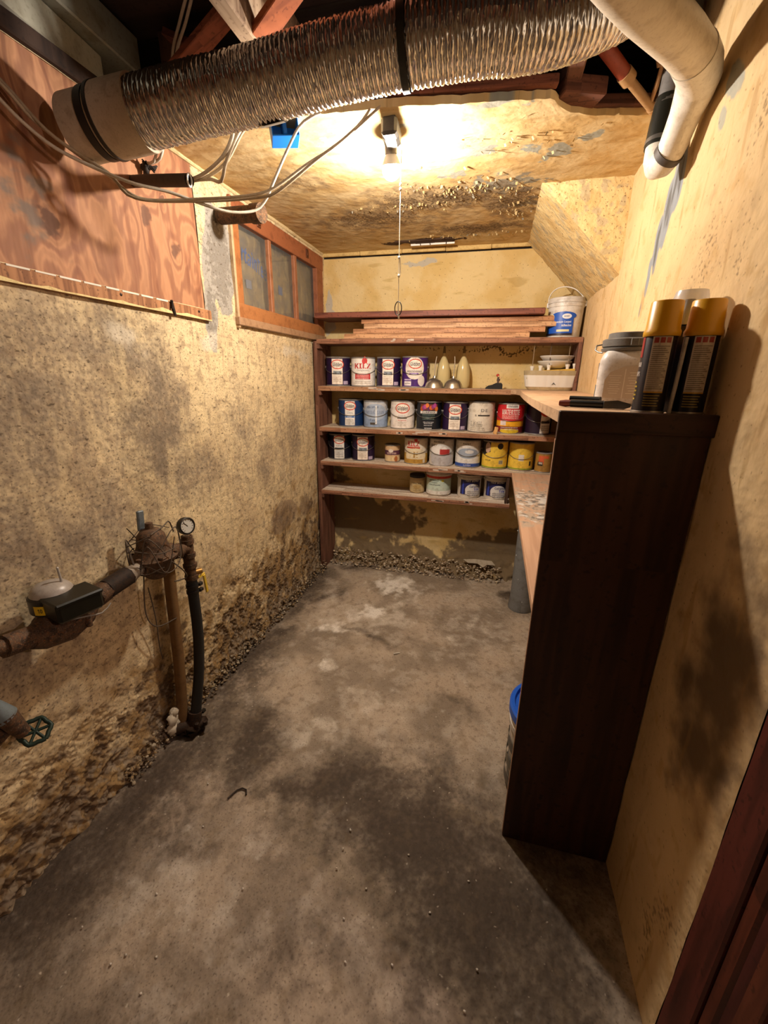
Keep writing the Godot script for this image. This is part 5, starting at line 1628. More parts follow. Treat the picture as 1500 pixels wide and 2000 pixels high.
		"plum":
			mb.crect(0.012, 0.082, 0.01, h - 0.02, q, S("e6ded4"))
			mb.cell(0.045, h - 0.05, 0.038, 0.026, q + 0.0004, S("d2452c"))
			mb.ctext("Glidden", 0.045, h - 0.05, 0.05, 0.018, q + 0.0007, S("3a3634"))
			mb.crect(0.016, 0.078, 0.014, h * 0.46, q + 0.0004, S("e8e4de"))
			mb.crect(0.016, 0.078, h * 0.38, h * 0.46, q + 0.0006, S("2e2c2c"))
			fine_lines(mb, 0.02, 0.075, h * 0.28, q + 0.0006, S("85827c"), 3, 0.012, 14)
		"shade":
			mb.crect(-0.04, 0.034, 0.010, h - 0.012, q, S("dedcd8"))
			oval_logo(mb, -0.002, h - 0.04, 0.95, q)
			mb.ctext("Ultra", -0.004, h * 0.56, 0.04, 0.014, q + 0.0004, S("5a6068"), false, true)
			mb.crect(-0.036, 0.03, h * 0.42, h * 0.48, q + 0.0004, S("2c2c30"))
			fine_lines(mb, -0.03, 0.026, h * 0.33, q + 0.0004, S("8c9096"), 4, 0.013, 15)
		"quart":
			mb.crect(-0.085, 0.085, 0.01, h - 0.012, q, S("d6b48c"))
			mb.crect(-0.085, 0.085, h * 0.42, h * 0.68, q + 0.0003, S("5a3348"))
			mb.ctext("WOOD STAIN", -0.005, h * 0.52, 0.07, 0.012, q + 0.0006, S("d9c0b4"))
			mb.cell(-0.01, h * 0.66, 0.018, 0.012, q + 0.0006, S("e2d6cc"))
			mb.crect(-0.085, 0.085, 0.01, h * 0.36, q + 0.0003, S("dcc59a"))
			mb.cell(0.03, h * 0.2, 0.014, 0.02, q + 0.0006, S("b06a3a"))
		"gold":
			mb.crect(-0.115, 0.115, 0.008, h - 0.012, q, S("e0d6c4"))
			mb.crect(-0.115, 0.115, 0.008, h * 0.42, q + 0.0003, S("b8923c"))
			mb.cell(0.0, h * 0.32, 0.08, 0.055, q + 0.0005, S("ddd0b0"))
			mb.crect(-0.115, 0.115, 0.008, h * 0.2, q + 0.0007, S("b08838"))
			mb.ctext("KILZ", -0.018, h * 0.78, 0.085, 0.036, q + 0.0004, S("c0202a"))
			mb.cell(0.0, h * 0.92, 0.012, 0.014, q + 0.0005, S("cc3030"))
			mb.crect(-0.07, 0.03, h * 0.6, h * 0.66, q + 0.0004, S("b8402c"))
			mb.ctext("E", 0.0, h * 0.37, 0.03, 0.045, q + 0.0008, S("b08c48"))
			mb.crect(0.055, 0.075, 0.012, 0.035, q + 0.0009, S("cfc8b8"))
		"greyred":
			mb.crect(-0.12, 0.12, 0.008, h - 0.012, q, S("d2cec8"))
			mb.cell(0.0, h * 0.32, 0.085, 0.07, q + 0.0003, S("b4b2b6"))
			mb.cell(-0.02, h * 0.60, 0.06, 0.03, q + 0.0005, S("e6e2de"))
			mb.crect(-0.01, 0.06, h * 0.42, h * 0.62, q + 0.0007, S("a83432"))
			mb.ctext("BEHR PREMIUM", -0.02, h * 0.88, 0.075, 0.012, q + 0.0004, S("3a342e"))
			mb.ctext("DRY", -0.055, h * 0.74, 0.05, 0.02, q + 0.0004, S("2e2a28"))
		"bluewhite":
			mb.crect(-0.12, 0.12, 0.03, h - 0.012, q, S("dedad2"))
			mb.crect(-0.12, 0.12, 0.008, 0.03, q + 0.0003, S("2c4fa0"))
			mb.crect(-0.12, 0.12, 0.03, h * 0.42, q + 0.0003, S("dedcd8"))
			mb.cell(0.0, h * 0.52, 0.075, 0.035, q + 0.0005, S("9ba5b4"))
			mb.cell(0.01, h * 0.58, 0.03, 0.012, q + 0.0007, S("d6d4d0"))
			mb.ctext("PAINT", -0.01, h * 0.86, 0.05, 0.011, q + 0.0005, S("4a4640"))
			mb.ctext("LATEX", 0.0, 0.018, 0.05, 0.009, q + 0.0006, S("d8dcea"))
		"yellow":
			mb.crect(-0.12, 0.12, 0.012, h - 0.010, q, S("e8c448"))
			mb.crect(-0.12, -0.03, h * 0.5, h - 0.010, q + 0.0003, S("241f1c"))
			mb.cell(-0.05, h * 0.75, 0.02, 0.035, q + 0.0005, S("c9a890"))
			mb.cell(0.035, h * 0.82, 0.02, 0.02, q + 0.0004, S("201c1a"))
			mb.crect(-0.12, 0.12, 0.012, h * 0.36, q + 0.0005, S("e8c448"))
			mb.cell(0.0, h * 0.36, 0.085, 0.05, q + 0.0006, S("e8c448"))
			mb.crect(0.03, 0.06, 0.035, 0.062, q + 0.0008, S("cfc6a8"))
			for k in 6: mb.crect(0.032 + k * 0.0045, 0.0342 + k * 0.0045, 0.038, 0.06, q + 0.001, S("2c2824"))
			mb.crect(-0.12, 0.12, 0.010, 0.017, q + 0.0008, S("7a9a30"))
			mb.ctext("DRYLOK", -0.045, 0.06, 0.04, 0.009, q + 0.0008, S("5a4a28"))
		"yellowblack":
			mb.crect(-0.12, 0.12, 0.012, h - 0.010, q, S("e8c448"))
			mb.crect(-0.12, 0.12, 0.012, h * 0.38, q + 0.0005, S("e8c448"))
			mb.cell(0.0, h * 0.36, 0.085, 0.045, q + 0.0006, S("e8c448"))
			mb.crect(-0.015, 0.02, h * 0.36, h * 0.58, q + 0.0008, S("dcd6cc"))
			mb.crect(-0.12, 0.12, 0.010, 0.017, q + 0.0008, S("7a9a30"))
			mb.crect(0.06, 0.075, 0.035, 0.065, q + 0.0008, S("2c2824"))
		"amber":
			mb.crect(-0.085, 0.085, 0.008, h - 0.012, q, S("a07a38"))
			mb.crect(-0.035, 0.0, h * 0.45, h * 0.85, q + 0.0003, S("c85a34"))
			mb.crect(0.0, 0.03, h * 0.72, h * 0.85, q + 0.0003, S("c85a34"))
			mb.crect(-0.04, -0.005, h * 0.35, h * 0.55, q + 0.0005, S("2a2420"))
			mb.ctext("WAX", -0.02, h * 0.48, 0.026, 0.014, q + 0.0007, S("e0d8cc"))
		"joint":
			mb.crect(-0.12, 0.12, 0.03, h * 0.80, q, S("b9cdbc"))
			mb.crect(-0.12, 0.12, h * 0.72, h * 0.84, q + 0.0003, S("cf4a38"))
			mb.cell(-0.02, h * 0.36, 0.09, 0.05, q + 0.0003, S("c6d6c8"))
			mb.crect(-0.12, 0.12, 0.012, h * 0.22, q + 0.0005, S("e6e4de"))
			mb.ctext("DRYWALL", -0.035, h * 0.64, 0.07, 0.011, q + 0.0006, S("2c3c34"))
			mb.ctext("All Purpose", -0.04, h * 0.55, 0.065, 0.013, q + 0.0006, S("1f2c26"))
			mb.ctext("Joint Compound", -0.03, h * 0.46, 0.085, 0.013, q + 0.0006, S("1f2c26"))
			mb.cell(0.03, h * 0.64, 0.01, 0.008, q + 0.0007, S("d8c83a"))
		"tile":
			mb.crect(-0.075, 0.075, 0.028, h - 0.036, q, S("22265a"))
			mb.ctext("TILE BOND", 0.01, h * 0.76, 0.095, 0.013, q + 0.0004, S("dcd8d0"))
			mb.crect(-0.058, -0.048, 0.028, h * 0.7, q + 0.0004, S("3248b0"))
			mb.cell(0.018, h * 0.36, 0.055, 0.045, q + 0.0003, S("dcd8d4"))
			mb.crect(-0.035, 0.07, 0.03, h * 0.34, q + 0.0005, S("dcd8d4"))
			mb.ctext("Ceramic", 0.03, h * 0.52, 0.075, 0.017, q + 0.0007, S("222a66"))
			mb.ctext("Tile", 0.042, h * 0.40, 0.04, 0.018, q + 0.0008, S("2c46b4"))
			fine_lines(mb, -0.02, 0.065, h * 0.28, q + 0.0008, S("6a6a78"), 3, 0.012, 16)
		"jar":
			mb.crect(-0.08, 0.08, 0.012, h * 0.8, q, S("c9b284"))
			mb.ctext("SPACKLE", 0.0, h * 0.62, 0.06, 0.012, q + 0.0004, S("5a4a34"))
			mb.cell(0.0, h * 0.42, 0.03, 0.016, q + 0.0004, S("b89a62"))
			fine_lines(mb, -0.03, 0.03, h * 0.25, q + 0.0004, S("8a7448"), 2, 0.012, 17)
	return mb

func tin(at: Vector3, r: float, h: float, turn: float, body: String, kind: String, label: String, bail := 1, group := "", lid := "8d8a86") -> void:
	var o := thing("paint_can", label, "paint can", at, turn, group)
	var b := MB.new()
	b.col = S("8a8680")
	b.lathe([Vector2(0.0, 0.004), Vector2(r - 0.004, 0.004), Vector2(r - 0.003, 0.0), Vector2(r + 0.001, 0.0015), Vector2(r + 0.001, 0.005), Vector2(r, 0.007)], 40)
	b.col = S(body)
	b.lathe([Vector2(r, 0.007), Vector2(r, h - 0.009)], 40)
	b.col = S("8a8680")
	b.lathe([Vector2(r, h - 0.009), Vector2(r + 0.0015, h - 0.007), Vector2(r + 0.0015, h - 0.002), Vector2(r - 0.001, h), Vector2(r - 0.008, h), Vector2(r - 0.009, h - 0.006)], 40)
	var can_body := part(o, "body", b, M(0.45, 0.15, "grime", 3.0))
	part(can_body, "printed_label", tin_label(kind, r, h), M(0.5, 0.0, "grime", 3.0))
	var l := MB.new()
	l.col = S(lid)
	l.lathe([Vector2(r - 0.009, h - 0.006), Vector2(r - 0.012, h - 0.0005), Vector2(r - 0.018, h - 0.0005), Vector2(r - 0.021, h - 0.005), Vector2(0.0, h - 0.005)], 36)
	part(o, "lid", l, M(0.4, 0.5, "grime", 3.0))
	if bail > 0:
		var hb := MB.new()
		hb.col = S("85827d")
		var pts := []
		for k in 25:
			var a := lerpf(-PI / 2, PI / 2, k / 24.0)
			if bail == 1: pts.append(Vector3((r + 0.005) * sin(a), h * 0.66 - h * 0.24 * cos(a), (r + 0.005) * cos(a)))
			else: pts.append(Vector3((r + 0.003) * sin(a), h * 0.74 + 0.062 * cos(a), -0.045 * cos(a)))
		hb.tube(pts, 0.0017, 6)
		var bail_wire := part(o, "wire_handle", hb, M(0.35, 0.8))
		for s in [-1.0, 1.0]:
			var e := MB.new()
			e.col = S("9a9690")
			e.lathe([Vector2(0.009, 0.0), Vector2(0.008, 0.005), Vector2(0.004, 0.007), Vector2(0.0, 0.007)], 14, Transform3D(Basis(Vector3.BACK, -s * PI / 2), Vector3(s * (r - 0.001), h * (0.66 if bail == 1 else 0.74), 0)))
			part(bail_wire, "ear", e, M(0.4, 0.7))

func tub(at: Vector3, r: float, h: float, turn: float, kind: String, label: String) -> void:
	var o := thing("plastic_tub", label, "tub", at, turn)
	var b := MB.new()
	b.col = S("dcd6cc")
	b.lathe([Vector2(0.0, 0.002), Vector2(r - 0.012, 0.002), Vector2(r - 0.008, 0.0), Vector2(r - 0.004, 0.008), Vector2(r - 0.001, h - 0.034), Vector2(r + 0.001, h - 0.030)], 40)
	var tub_body := part(o, "body", b, M(0.45, 0.0, "grime", 3.0))
	part(tub_body, "printed_label", tin_label(kind, r - 0.0005, h), M(0.5, 0.0, "grime", 3.0))
	var l := MB.new()
	l.col = S("dcd6cc")
	l.lathe([Vector2(r + 0.001, h - 0.032), Vector2(r + 0.005, h - 0.030), Vector2(r + 0.005, h - 0.018), Vector2(r + 0.002, h - 0.016), Vector2(r + 0.003, h - 0.003), Vector2(r - 0.002, h), Vector2(r - 0.01, h), Vector2(r - 0.012, h - 0.006), Vector2(0.0, h - 0.006)], 40)
	part(o, "lid", l, M(0.5, 0.0, "grime", 3.0))

func build_shelf_things() -> void:
	var zc := -2.975
	var y2 := 1.3732
	var y3 := 1.0972
	var y4 := 0.8562
	var y5 := 0.6412
	var f := 1.012
	var at := func(x: float, y: float, z := -2.975): return Vector3(x * f, y, z)
	var face := func(x: float): return atan2(-x, 2.97) * 0.8       # towards the doorway
	# second shelf
	tin(at.call(-1.075, y2), 0.084, 0.192, face.call(-1.08), "2a1740", "purple", "purple paint can with white label strip, leftmost on the second shelf")
	tin(at.call(-0.893, y2), 0.083, 0.19, face.call(-0.9), "e4e0da", "kilz", "white paint can with big red lettering on the second shelf")
	tin(at.call(-0.714, y2), 0.080, 0.192, face.call(-0.72), "2a1740", "purple", "purple paint can with white strip between red lettered can and large purple can")
	tin(at.call(-0.534, y2), 0.086, 0.196, face.call(-0.54), "4a2478", "endurance", "violet paint can with a large cream oval label beside the glass vases")
	# third shelf
	tin(at.call(-0.985, y3), 0.088, 0.19, face.call(-1.0), "1c3a6c", "navy", "navy blue paint can with a white strip label, leftmost on third shelf")
	tin(at.call(-0.803, y3), 0.084, 0.186, face.call(-0.8), "8ba0c0", "medallion", "powder blue paint can with white drips on the third shelf")
	tin(at.call(-0.610, y3), 0.083, 0.19, face.call(-0.6), "ddd6ce", "white", "white paint can with red oval logo on the third shelf")
	tin(at.call(-0.427, y3), 0.084, 0.19, face.call(-0.43), "1b1f2a", "black", "black paint can with an orange and pink picture at its top")
	tin(at.call(-0.250, y3), 0.082, 0.19, face.call(-0.25), "2c1840", "purple", "purple paint can with white strip beside the cream can on third shelf")
	tin(at.call(-0.080, y3), 0.085, 0.196, face.call(-0.08), "ded6c6", "cream", "cream paint can with its wire handle standing up", 2)
	tin(at.call(0.106, y3), 0.084, 0.192, face.call(0.1), "a01c24", "watertite", "red and yellow waterproofing paint can on the third shelf")
	tin(at.call(0.283, y3), 0.080, 0.19, face.call(0.27), "2a1830", "plum", "dark plum paint can half in shade at the right end of third shelf")
	# fourth shelf
	tin(at.call(-1.070, y4), 0.082, 0.186, face.call(-1.07), "181c28", "shade", "blue black paint can with white strip, leftmost on fourth shelf")
	tin(at.call(-0.893, y4), 0.082, 0.188, face.call(-0.89), "2a1838", "purple", "purple paint can with white strip, second on the fourth shelf")
	tin(at.call(-0.677, y4), 0.054, 0.125, face.call(-0.68), "d6b48c", "quart", "small tan and purple stain can on the fourth shelf", 0)
	tin(at.call(-0.507, y4), 0.082, 0.186, face.call(-0.5), "e0d6c4", "gold", "cream and gold paint can with red lettering on the fourth shelf", 1)
	tin(at.call(-0.328, y4), 0.084, 0.188, face.call(-0.33), "d2cec8", "greyred", "grey paint can with a red patch on its label")
	tin(at.call(-0.148, y4), 0.084, 0.188, face.call(-0.15), "dedad2", "bluewhite", "white paint can with a blue band round its base")
	tin(at.call(0.030, y4), 0.083, 0.19, face.call(0.03), "e8c448", "yellow", "yellow paint can with a round black spot near its top")
	tin(at.call(0.199, y4), 0.080, 0.186, face.call(0.2), "e8c448", "yellowblack", "yellow paint can with a white drip in front, beside the amber can")
	tin(at.call(0.340, y4, -2.93), 0.052, 0.13, face.call(0.33), "a07a38", "amber", "small amber brown can at the right end of fourth shelf", 0)
	# fifth shelf
	var jr := thing("spackle_jar", "small tan jar with a black lid on the lowest shelf", "jar", at.call(-0.49, y5), face.call(-0.49))
	var j1 := MB.new()
	j1.col = S("c2ab80")
	j1.lathe([Vector2(0.0, 0.002), Vector2(0.05, 0.002), Vector2(0.054, 0.008), Vector2(0.054, 0.11), Vector2(0.05, 0.118)], 32)
	part(jr, "body", j1, M(0.45, 0.0, "grime", 3.0))
	part(jr, "printed_label", tin_label("jar", 0.054, 0.118), M(0.5, 0.0, "grime", 3.0))
	var j2 := MB.new()
	j2.col = S("1f1a18")
	j2.lathe([Vector2(0.0535, 0.112), Vector2(0.0555, 0.114), Vector2(0.0555, 0.13), Vector2(0.052, 0.133), Vector2(0.0, 0.132)], 32)
	part(jr, "lid", j2, M(0.5))
	tub(at.call(-0.336, y5), 0.088, 0.175, face.call(-0.33), "joint", "white tub with green and red label on the lowest shelf")
	tub(at.call(-0.124, y5), 0.083, 0.165, face.call(-0.12) + 0.15, "tile", "left one of two white tubs with navy tile adhesive labels")
	tub(at.call(0.058, y5), 0.083, 0.165, face.call(0.05), "tile", "right one of two white tubs with navy tile adhesive labels")
	var wc := MB.new()
	wc.col = S("d8a868")
	wc.box(Vector3(0.022, y3 + 0.022, -2.85), Vector3(0.024, 0.044, 0.02), 0.002, Basis(Vector3.BACK, -0.18))
	solo("wood_chip", wc, M(0.7, 0.0, "grain_v", 3.0), "small light wood chip in front of the red paint can", "wood chip", "", Vector3(0.022, y3, -2.85))

	# two glass vases and two steel domes with stems
	var vl := ["left one of two tall cream glass vases behind the steel domes", "right one of two tall cream glass vases behind the steel domes"]
	var dl := ["left one of two upturned steel funnels with a thin stem", "right one of two upturned steel funnels with a thin stem"]
	for k in 2:
		var vz := thing("glass_vase", vl[k], "vase", Vector3([-0.352, -0.222][k], y2, -3.005), 0.0)
		var vm := MB.new()
		vm.col = S("c2b07e")
		vm.lathe([Vector2(0.0, 0.002), Vector2(0.040, 0.002), Vector2(0.046, 0.02), Vector2(0.047, 0.06), Vector2(0.044, 0.11), Vector2(0.036, 0.15), Vector2(0.022, 0.18), Vector2(0.012, 0.20), Vector2(0.009, 0.225)], 32)
		var vbd := part(vz, "glass_body", vm, M(0.15))
		var vn := MB.new()
		vn.col = S("6a5634")
		vn.lathe([Vector2(0.0092, 0.212), Vector2(0.0098, 0.22), Vector2(0.008, 0.245), Vector2(0.006, 0.262), Vector2(0.0, 0.263)], 16)
		part(vbd, "neck", vn, M(0.4, 0.3))
		var dm := thing("steel_funnel", dl[k], "funnel", Vector3([-0.395, -0.272][k], y2, -2.90), 0.0)
		var d1 := MB.new()
		d1.col = S("b5ada0")
		d1.lathe([Vector2(0.060, 0.0), Vector2(0.063, 0.002), Vector2(0.061, 0.008), Vector2(0.055, 0.028), Vector2(0.042, 0.046), Vector2(0.024, 0.058), Vector2(0.012, 0.063), Vector2(0.009, 0.075), Vector2(0.0, 0.076)], 36)
		part(dm, "dome", d1, M(0.28, 0.9))
		var d2 := MB.new()
		d2.col = S("c9c2b4")
		d2.tube(smooth_path([Vector3(0, 0.07, 0), Vector3(0.0, 0.12, 0), Vector3(0.003, 0.16, 0), Vector3(0.008 if k == 0 else 0.0, 0.195, 0)]), 0.0032, 8)
		part(dm, "stem", d2, M(0.35, 0.8))
	# small figure on a black base
	var fg := thing("figurine", "tiny red headed figurine on a black base on second shelf", "figurine", Vector3(-0.012, y2, -2.93))
	var fb := MB.new()
	fb.col = S("191817")
	fb.prism(PackedVector2Array([Vector2(-0.055, 0.0), Vector2(0.05, 0.0), Vector2(0.05, 0.028), Vector2(0.042, 0.038), Vector2(0.01, 0.038), Vector2(-0.015, 0.026), Vector2(-0.04, 0.02), Vector2(-0.055, 0.008)]), 0.045, Transform3D(Basis(), Vector3(0, 0, -0.022)))
	part(fg, "base", fb, M(0.4))
	var f2 := MB.new()
	f2.col = S("4a3a30")
	f2.tube([Vector3(0.02, 0.036, 0), Vector3(0.022, 0.056, 0), Vector3(0.02, 0.078, 0)], [0.008, 0.011, 0.005], 10)
	f2.col = S("d8b48a")
	f2.tube([Vector3(0.014, 0.036, 0.004), Vector3(0.012, 0.05, 0.004)], 0.003, 6)
	f2.tube([Vector3(0.028, 0.036, 0.004), Vector3(0.028, 0.05, 0.004)], 0.003, 6)
	f2.tube([Vector3(0.02, 0.07, 0.0), Vector3(0.032, 0.064, 0.006), Vector3(0.036, 0.074, 0.008)], 0.003, 6)
	part(fg, "body", f2, M(0.6))
	var f3 := MB.new()
	f3.col = S("b03428")
	f3.blob(Vector3(0.016, 0.084, 0), Vector3(0.010, 0.009, 0.009), rng, 0.0, 8, 12)
	f3.col = S("d8b48a")
	f3.blob(Vector3(0.021, 0.078, 0.003), Vector3(0.006, 0.006, 0.006), rng, 0.0, 6, 10)
	part(fg, "head", f3, M(0.5))

	# ribbed white basket with small things, standing at the counter's inner corner
	var bx := 0.318
	var bz := -2.90
	var bk := thing("plastic_basket", "ribbed white plastic basket with a tan rim at the counter's corner", "basket", Vector3(bx, y2 + 0.002, bz))
	var rnd := func(a: float, hx: float, hz: float) -> Vector2:      # rounded rectangle
		var c := cos(a)
		var s := sin(a)
		var p := 4.0
		var q := pow(pow(absf(c), p) + pow(absf(s), p), -1.0 / p)
		return Vector2(hx * c * q, hz * s * q)
	var sh := MB.new()
	var shape := func(m: MB, y0: float, y1: float, in0: float, in1: float, k: Color, ribs: bool):
		m.col = k
		m.grid(144, 6, func(i, j):
			var t: float = j / 6.0
			var rr := 1.0 - lerpf(in0, in1, t)
			var q: Vector2 = rnd.call(TAU * i / 144.0, 0.158 * rr, 0.085 * rr)
			var z := 1.0 + (0.012 if ribs and i % 6 < 3 else 0.0)
			return Vector3(q.x * z, lerpf(y0, y1, t), q.y * z), Vector3.ZERO, null, func(_i, j): return Vector3(0, lerpf(y0, y1, j / 6.0), 0))
	shape.call(sh, 0.018, 0.085, 0.10, 0.015, S("d6d2ca"), true)
	var rw := part(bk, "ribbed_wall", sh, M(0.5))
	var rim := MB.new()
	shape.call(rim, 0.085, 0.112, 0.015, 0.0, S("a89878"), true)
	part(bk, "rim", rim, M(0.5, 0.0, "grime", 3.0), "tan slotted rim")
	var bt := MB.new()
	shape.call(bt, 0.0, 0.018, 0.2, 0.10, S("c4b088"), false)
	bt.col = S("c4b088")
	bt.box(Vector3(0, 0.004, 0), Vector3(0.22, 0.006, 0.12), 0.002)
	part(bk, "bottom", bt, M(0.5, 0.0, "grime", 3.0))
	var lo := MB.new()
	lo.col = S("4a4a4c")
	lo.prism(PackedVector2Array([Vector2(-0.012, 0), Vector2(0.0, 0.015), Vector2(0.014, 0), Vector2(0.006, 0.003), Vector2(0.0, 0.008), Vector2(-0.006, 0.003)]), 0.001, Transform3D(Basis(), Vector3(0.012, 0.03, 0.083)))
	part(rw, "emblem", lo, M(0.5), "small dark triangular emblem")
	var yb := MB.new()
	yb.col = S("d8b04a")
	yb.box(Vector3(bx + 0.045, y2 + 0.112, bz + 0.02), Vector3(0.20, 0.02, 0.09), 0.004, Basis(Vector3.BACK, 0.06))
	solo("yellow_foam", yb, M(0.7, 0.0, "grime", 4.0), "flat yellow foam piece lying in the white basket", "foam", "", Vector3(bx + 0.045, y2 + 0.10, bz + 0.02))
	var gl := MB.new()
	gl.col = S("b9a878")
	gl.box(Vector3(bx - 0.06, y2 + 0.085, bz), Vector3(0.17, 0.03, 0.12), 0.004, Basis(Vector3.BACK, 0.1))
	solo("sponge", gl, M(0.9, 0.0, "grime", 4.0), "pale tan sponge in the basket's left half under the white spools", "sponge", "", Vector3(bx - 0.06, y2 + 0.07, bz))
	var kx := [-0.115, -0.067, -0.02, 0.085, 0.125]
	var stk := [0.13, 0.0, 0.13, 0.14, 0.12]
	var kl := ["white spool with thin stick, leftmost in the basket", "white spool without a stick, second in the basket", "white spool with thin stick at the middle of the basket", "white spool with thin tall stick on the yellow foam", "white spool with thin stick, rightmost in the basket"]
	for k in 5:
		var o := thing("spool", kl[k], "spool", Vector3(bx + kx[k], y2 + (0.105 + 0.004 * k), bz + 0.03))
		var m1 := MB.new()
		m1.col = S("e2ded6")
		m1.lathe([Vector2(0.0, 0.0), Vector2(0.010, 0.0), Vector2(0.009, 0.015), Vector2(0.013, 0.026), Vector2(0.014, 0.034), Vector2(0.0, 0.035)], 14)
		part(o, "cap", m1, M(0.5))
		if stk[k] > 0.0:
			var m2 := MB.new()
			m2.col = S("8a7860" if k != 2 else "5a4a40")
			m2.tube([Vector3(0, 0.03, 0), Vector3(0.001, 0.03 + stk[k], -0.004)], 0.0025, 6)
			part(o, "stick", m2, M(0.7))
	for k in 2:
		var bw := thing("white_bowl", ["upper white bowl of the stack behind the basket", "lower white bowl of the stack behind the basket"][k], "bowl", Vector3(bx + 0.03 - 0.012 * k, y2 + 0.158 - 0.03 * k, bz - 0.05))
		var bm := MB.new()
		bm.col = S("dedad2")
		bm.lathe([Vector2(0.0, 0.0), Vector2(0.05, 0.0), Vector2(0.075, 0.012), Vector2(0.098, 0.035), Vector2(0.102, 0.04), Vector2(0.099, 0.043), Vector2(0.09, 0.036), Vector2(0.07, 0.016), Vector2(0.0, 0.006)], 36)
		part(bw, "bowl_body", bm, M(0.35))
	# mouldings and a board on the top shelf
	var y1 := 1.6738
	var st := [[-0.994, 0.165, 0.0, -2.862], [-0.935, 0.25, 1.0, -2.872], [-0.865, 0.32, 2.0, -2.882], [-0.885, 0.30, 3.0, -2.892]]
	var sl := ["lowest and foremost of the stacked light wood mouldings on top shelf", "second light wood moulding from the bottom of the stack", "third light wood moulding from the bottom, reaching furthest right", "uppermost light wood moulding of the stack, under the dark board"]
	for k in 4:
		var m := MB.new()
		m.col = S(["c89a70", "ba8a62", "cda47c", "b28058"][k])
		var q: Array = st[k]
		m.prism(PackedVector2Array([Vector2(0, 0), Vector2(0.05, 0), Vector2(0.05, 0.030), Vector2(0.012, 0.030), Vector2(0.003, 0.026), Vector2(0.0, 0.018)]), q[1] - q[0], Transform3D(Basis(Vector3(0, 0, -1), Vector3(0, 1, 0), Vector3(1, 0, 0)), Vector3(q[0], y1 + 0.0305 * q[2], q[3] + 0.02)))
		solo("wood_moulding", m, M(0.6, 0.0, "grain_u", 2.0), sl[k], "moulding", "", Vector3((q[0] + q[1]) / 2, y1 + 0.0305 * q[2], q[3]))
	var bd := MB.new()
	bd.col = S("7d4632")
	bd.box(Vector3(-0.477, y1 + 0.142, -2.955), Vector3(1.43, 0.034, 0.235), 0.003)
	solo("wood_board", bd, M(0.6, 0.0, "grain_u", 1.6), "long dark red brown board lying as a top shelf on the mouldings", "board", "", Vector3(-0.477, y1 + 0.125, -2.955))
	# carpet adhesive bucket
	var cb := thing("plastic_bucket", "white bucket with blue adhesive label and raised handle on top shelf", "bucket", Vector3(0.362, y1, -2.945), -0.22)
	var r := 0.098
	var cm := MB.new()
	cm.col = S("dcd8d2")
	cm.lathe([Vector2(0.0, 0.003), Vector2(r - 0.010, 0.003), Vector2(r - 0.008, 0.0), Vector2(r - 0.006, 0.006), Vector2(r, 0.165), Vector2(r + 0.003, 0.168), Vector2(r + 0.003, 0.185), Vector2(r, 0.188)], 44)
	var cbd := part(cb, "body", cm, M(0.4, 0.0, "grime", 3.0))
	var cl := MB.new()
	cl.col = S("d2cec8")
	cl.lathe([Vector2(r, 0.186), Vector2(r + 0.006, 0.188), Vector2(r + 0.006, 0.2), Vector2(r + 0.003, 0.203), Vector2(r + 0.004, 0.214), Vector2(r - 0.002, 0.217), Vector2(r - 0.012, 0.215), Vector2(0.0, 0.212)], 44)
	part(cb, "lid", cl, M(0.4, 0.0, "grime", 3.0))
	var lb := MB.new()
	var q := r + 0.001
	lb.crect(-0.105, 0.06, 0.02, 0.125, q, S("1f55b8"))
	lb.cell(0.0, 0.115, 0.075, 0.022, q + 0.0003, S("1f55b8"))
	lb.crect(-0.11, 0.06, 0.012, 0.022, q + 0.0004, S("161c34"))
	lb.cell(0.02, 0.112, 0.026, 0.014, q + 0.0006, S("e4e6ea"))
	lb.ctext("HENRY", 0.02, 0.112, 0.03, 0.008, q + 0.0009, S("2a4a90"))
	lb.ctext("Premium Carpet", -0.002, 0.081, 0.098, 0.014, q + 0.0006, S("e8ecf2"))
	lb.ctext("Adhesive", 0.022, 0.064, 0.055, 0.013, q + 0.0006, S("e8ecf2"))
	lb.crect(-0.03, 0.04, 0.030, 0.042, q + 0.0006, S("d8d4a8"))
	lb.cell(-0.078, 0.108, 0.026, 0.02, q + 0.0007, S("d8c89a"))
	lb.cell(-0.082, 0.112, 0.014, 0.012, q + 0.0009, S("b09040"))
	part(cbd, "printed_label", lb, M(0.4))
	var hd := MB.new()
	hd.col = S("e2ded8")
	var pts := []
	for k in 25:
		var a := PI * k / 24.0
		pts.append(Vector3(-(r + 0.006) * cos(a) * 0.98 - 0.03 * sin(a), 0.19 + 0.092 * sin(a), -0.02 * cos(a)))
	hd.tube(pts, 0.0055, 10, true, 0.6)
	var hdl := part(cb, "handle", hd, M(0.4))
	for s in [-1.0, 1.0]:
		var e := MB.new()
		e.col = S("d6d2cc")
		e.box(Vector3(s * (r + 0.006), 0.185, 0), Vector3(0.012, 0.03, 0.03), 0.004)
		part(hdl, "ear", e, M(0.4))

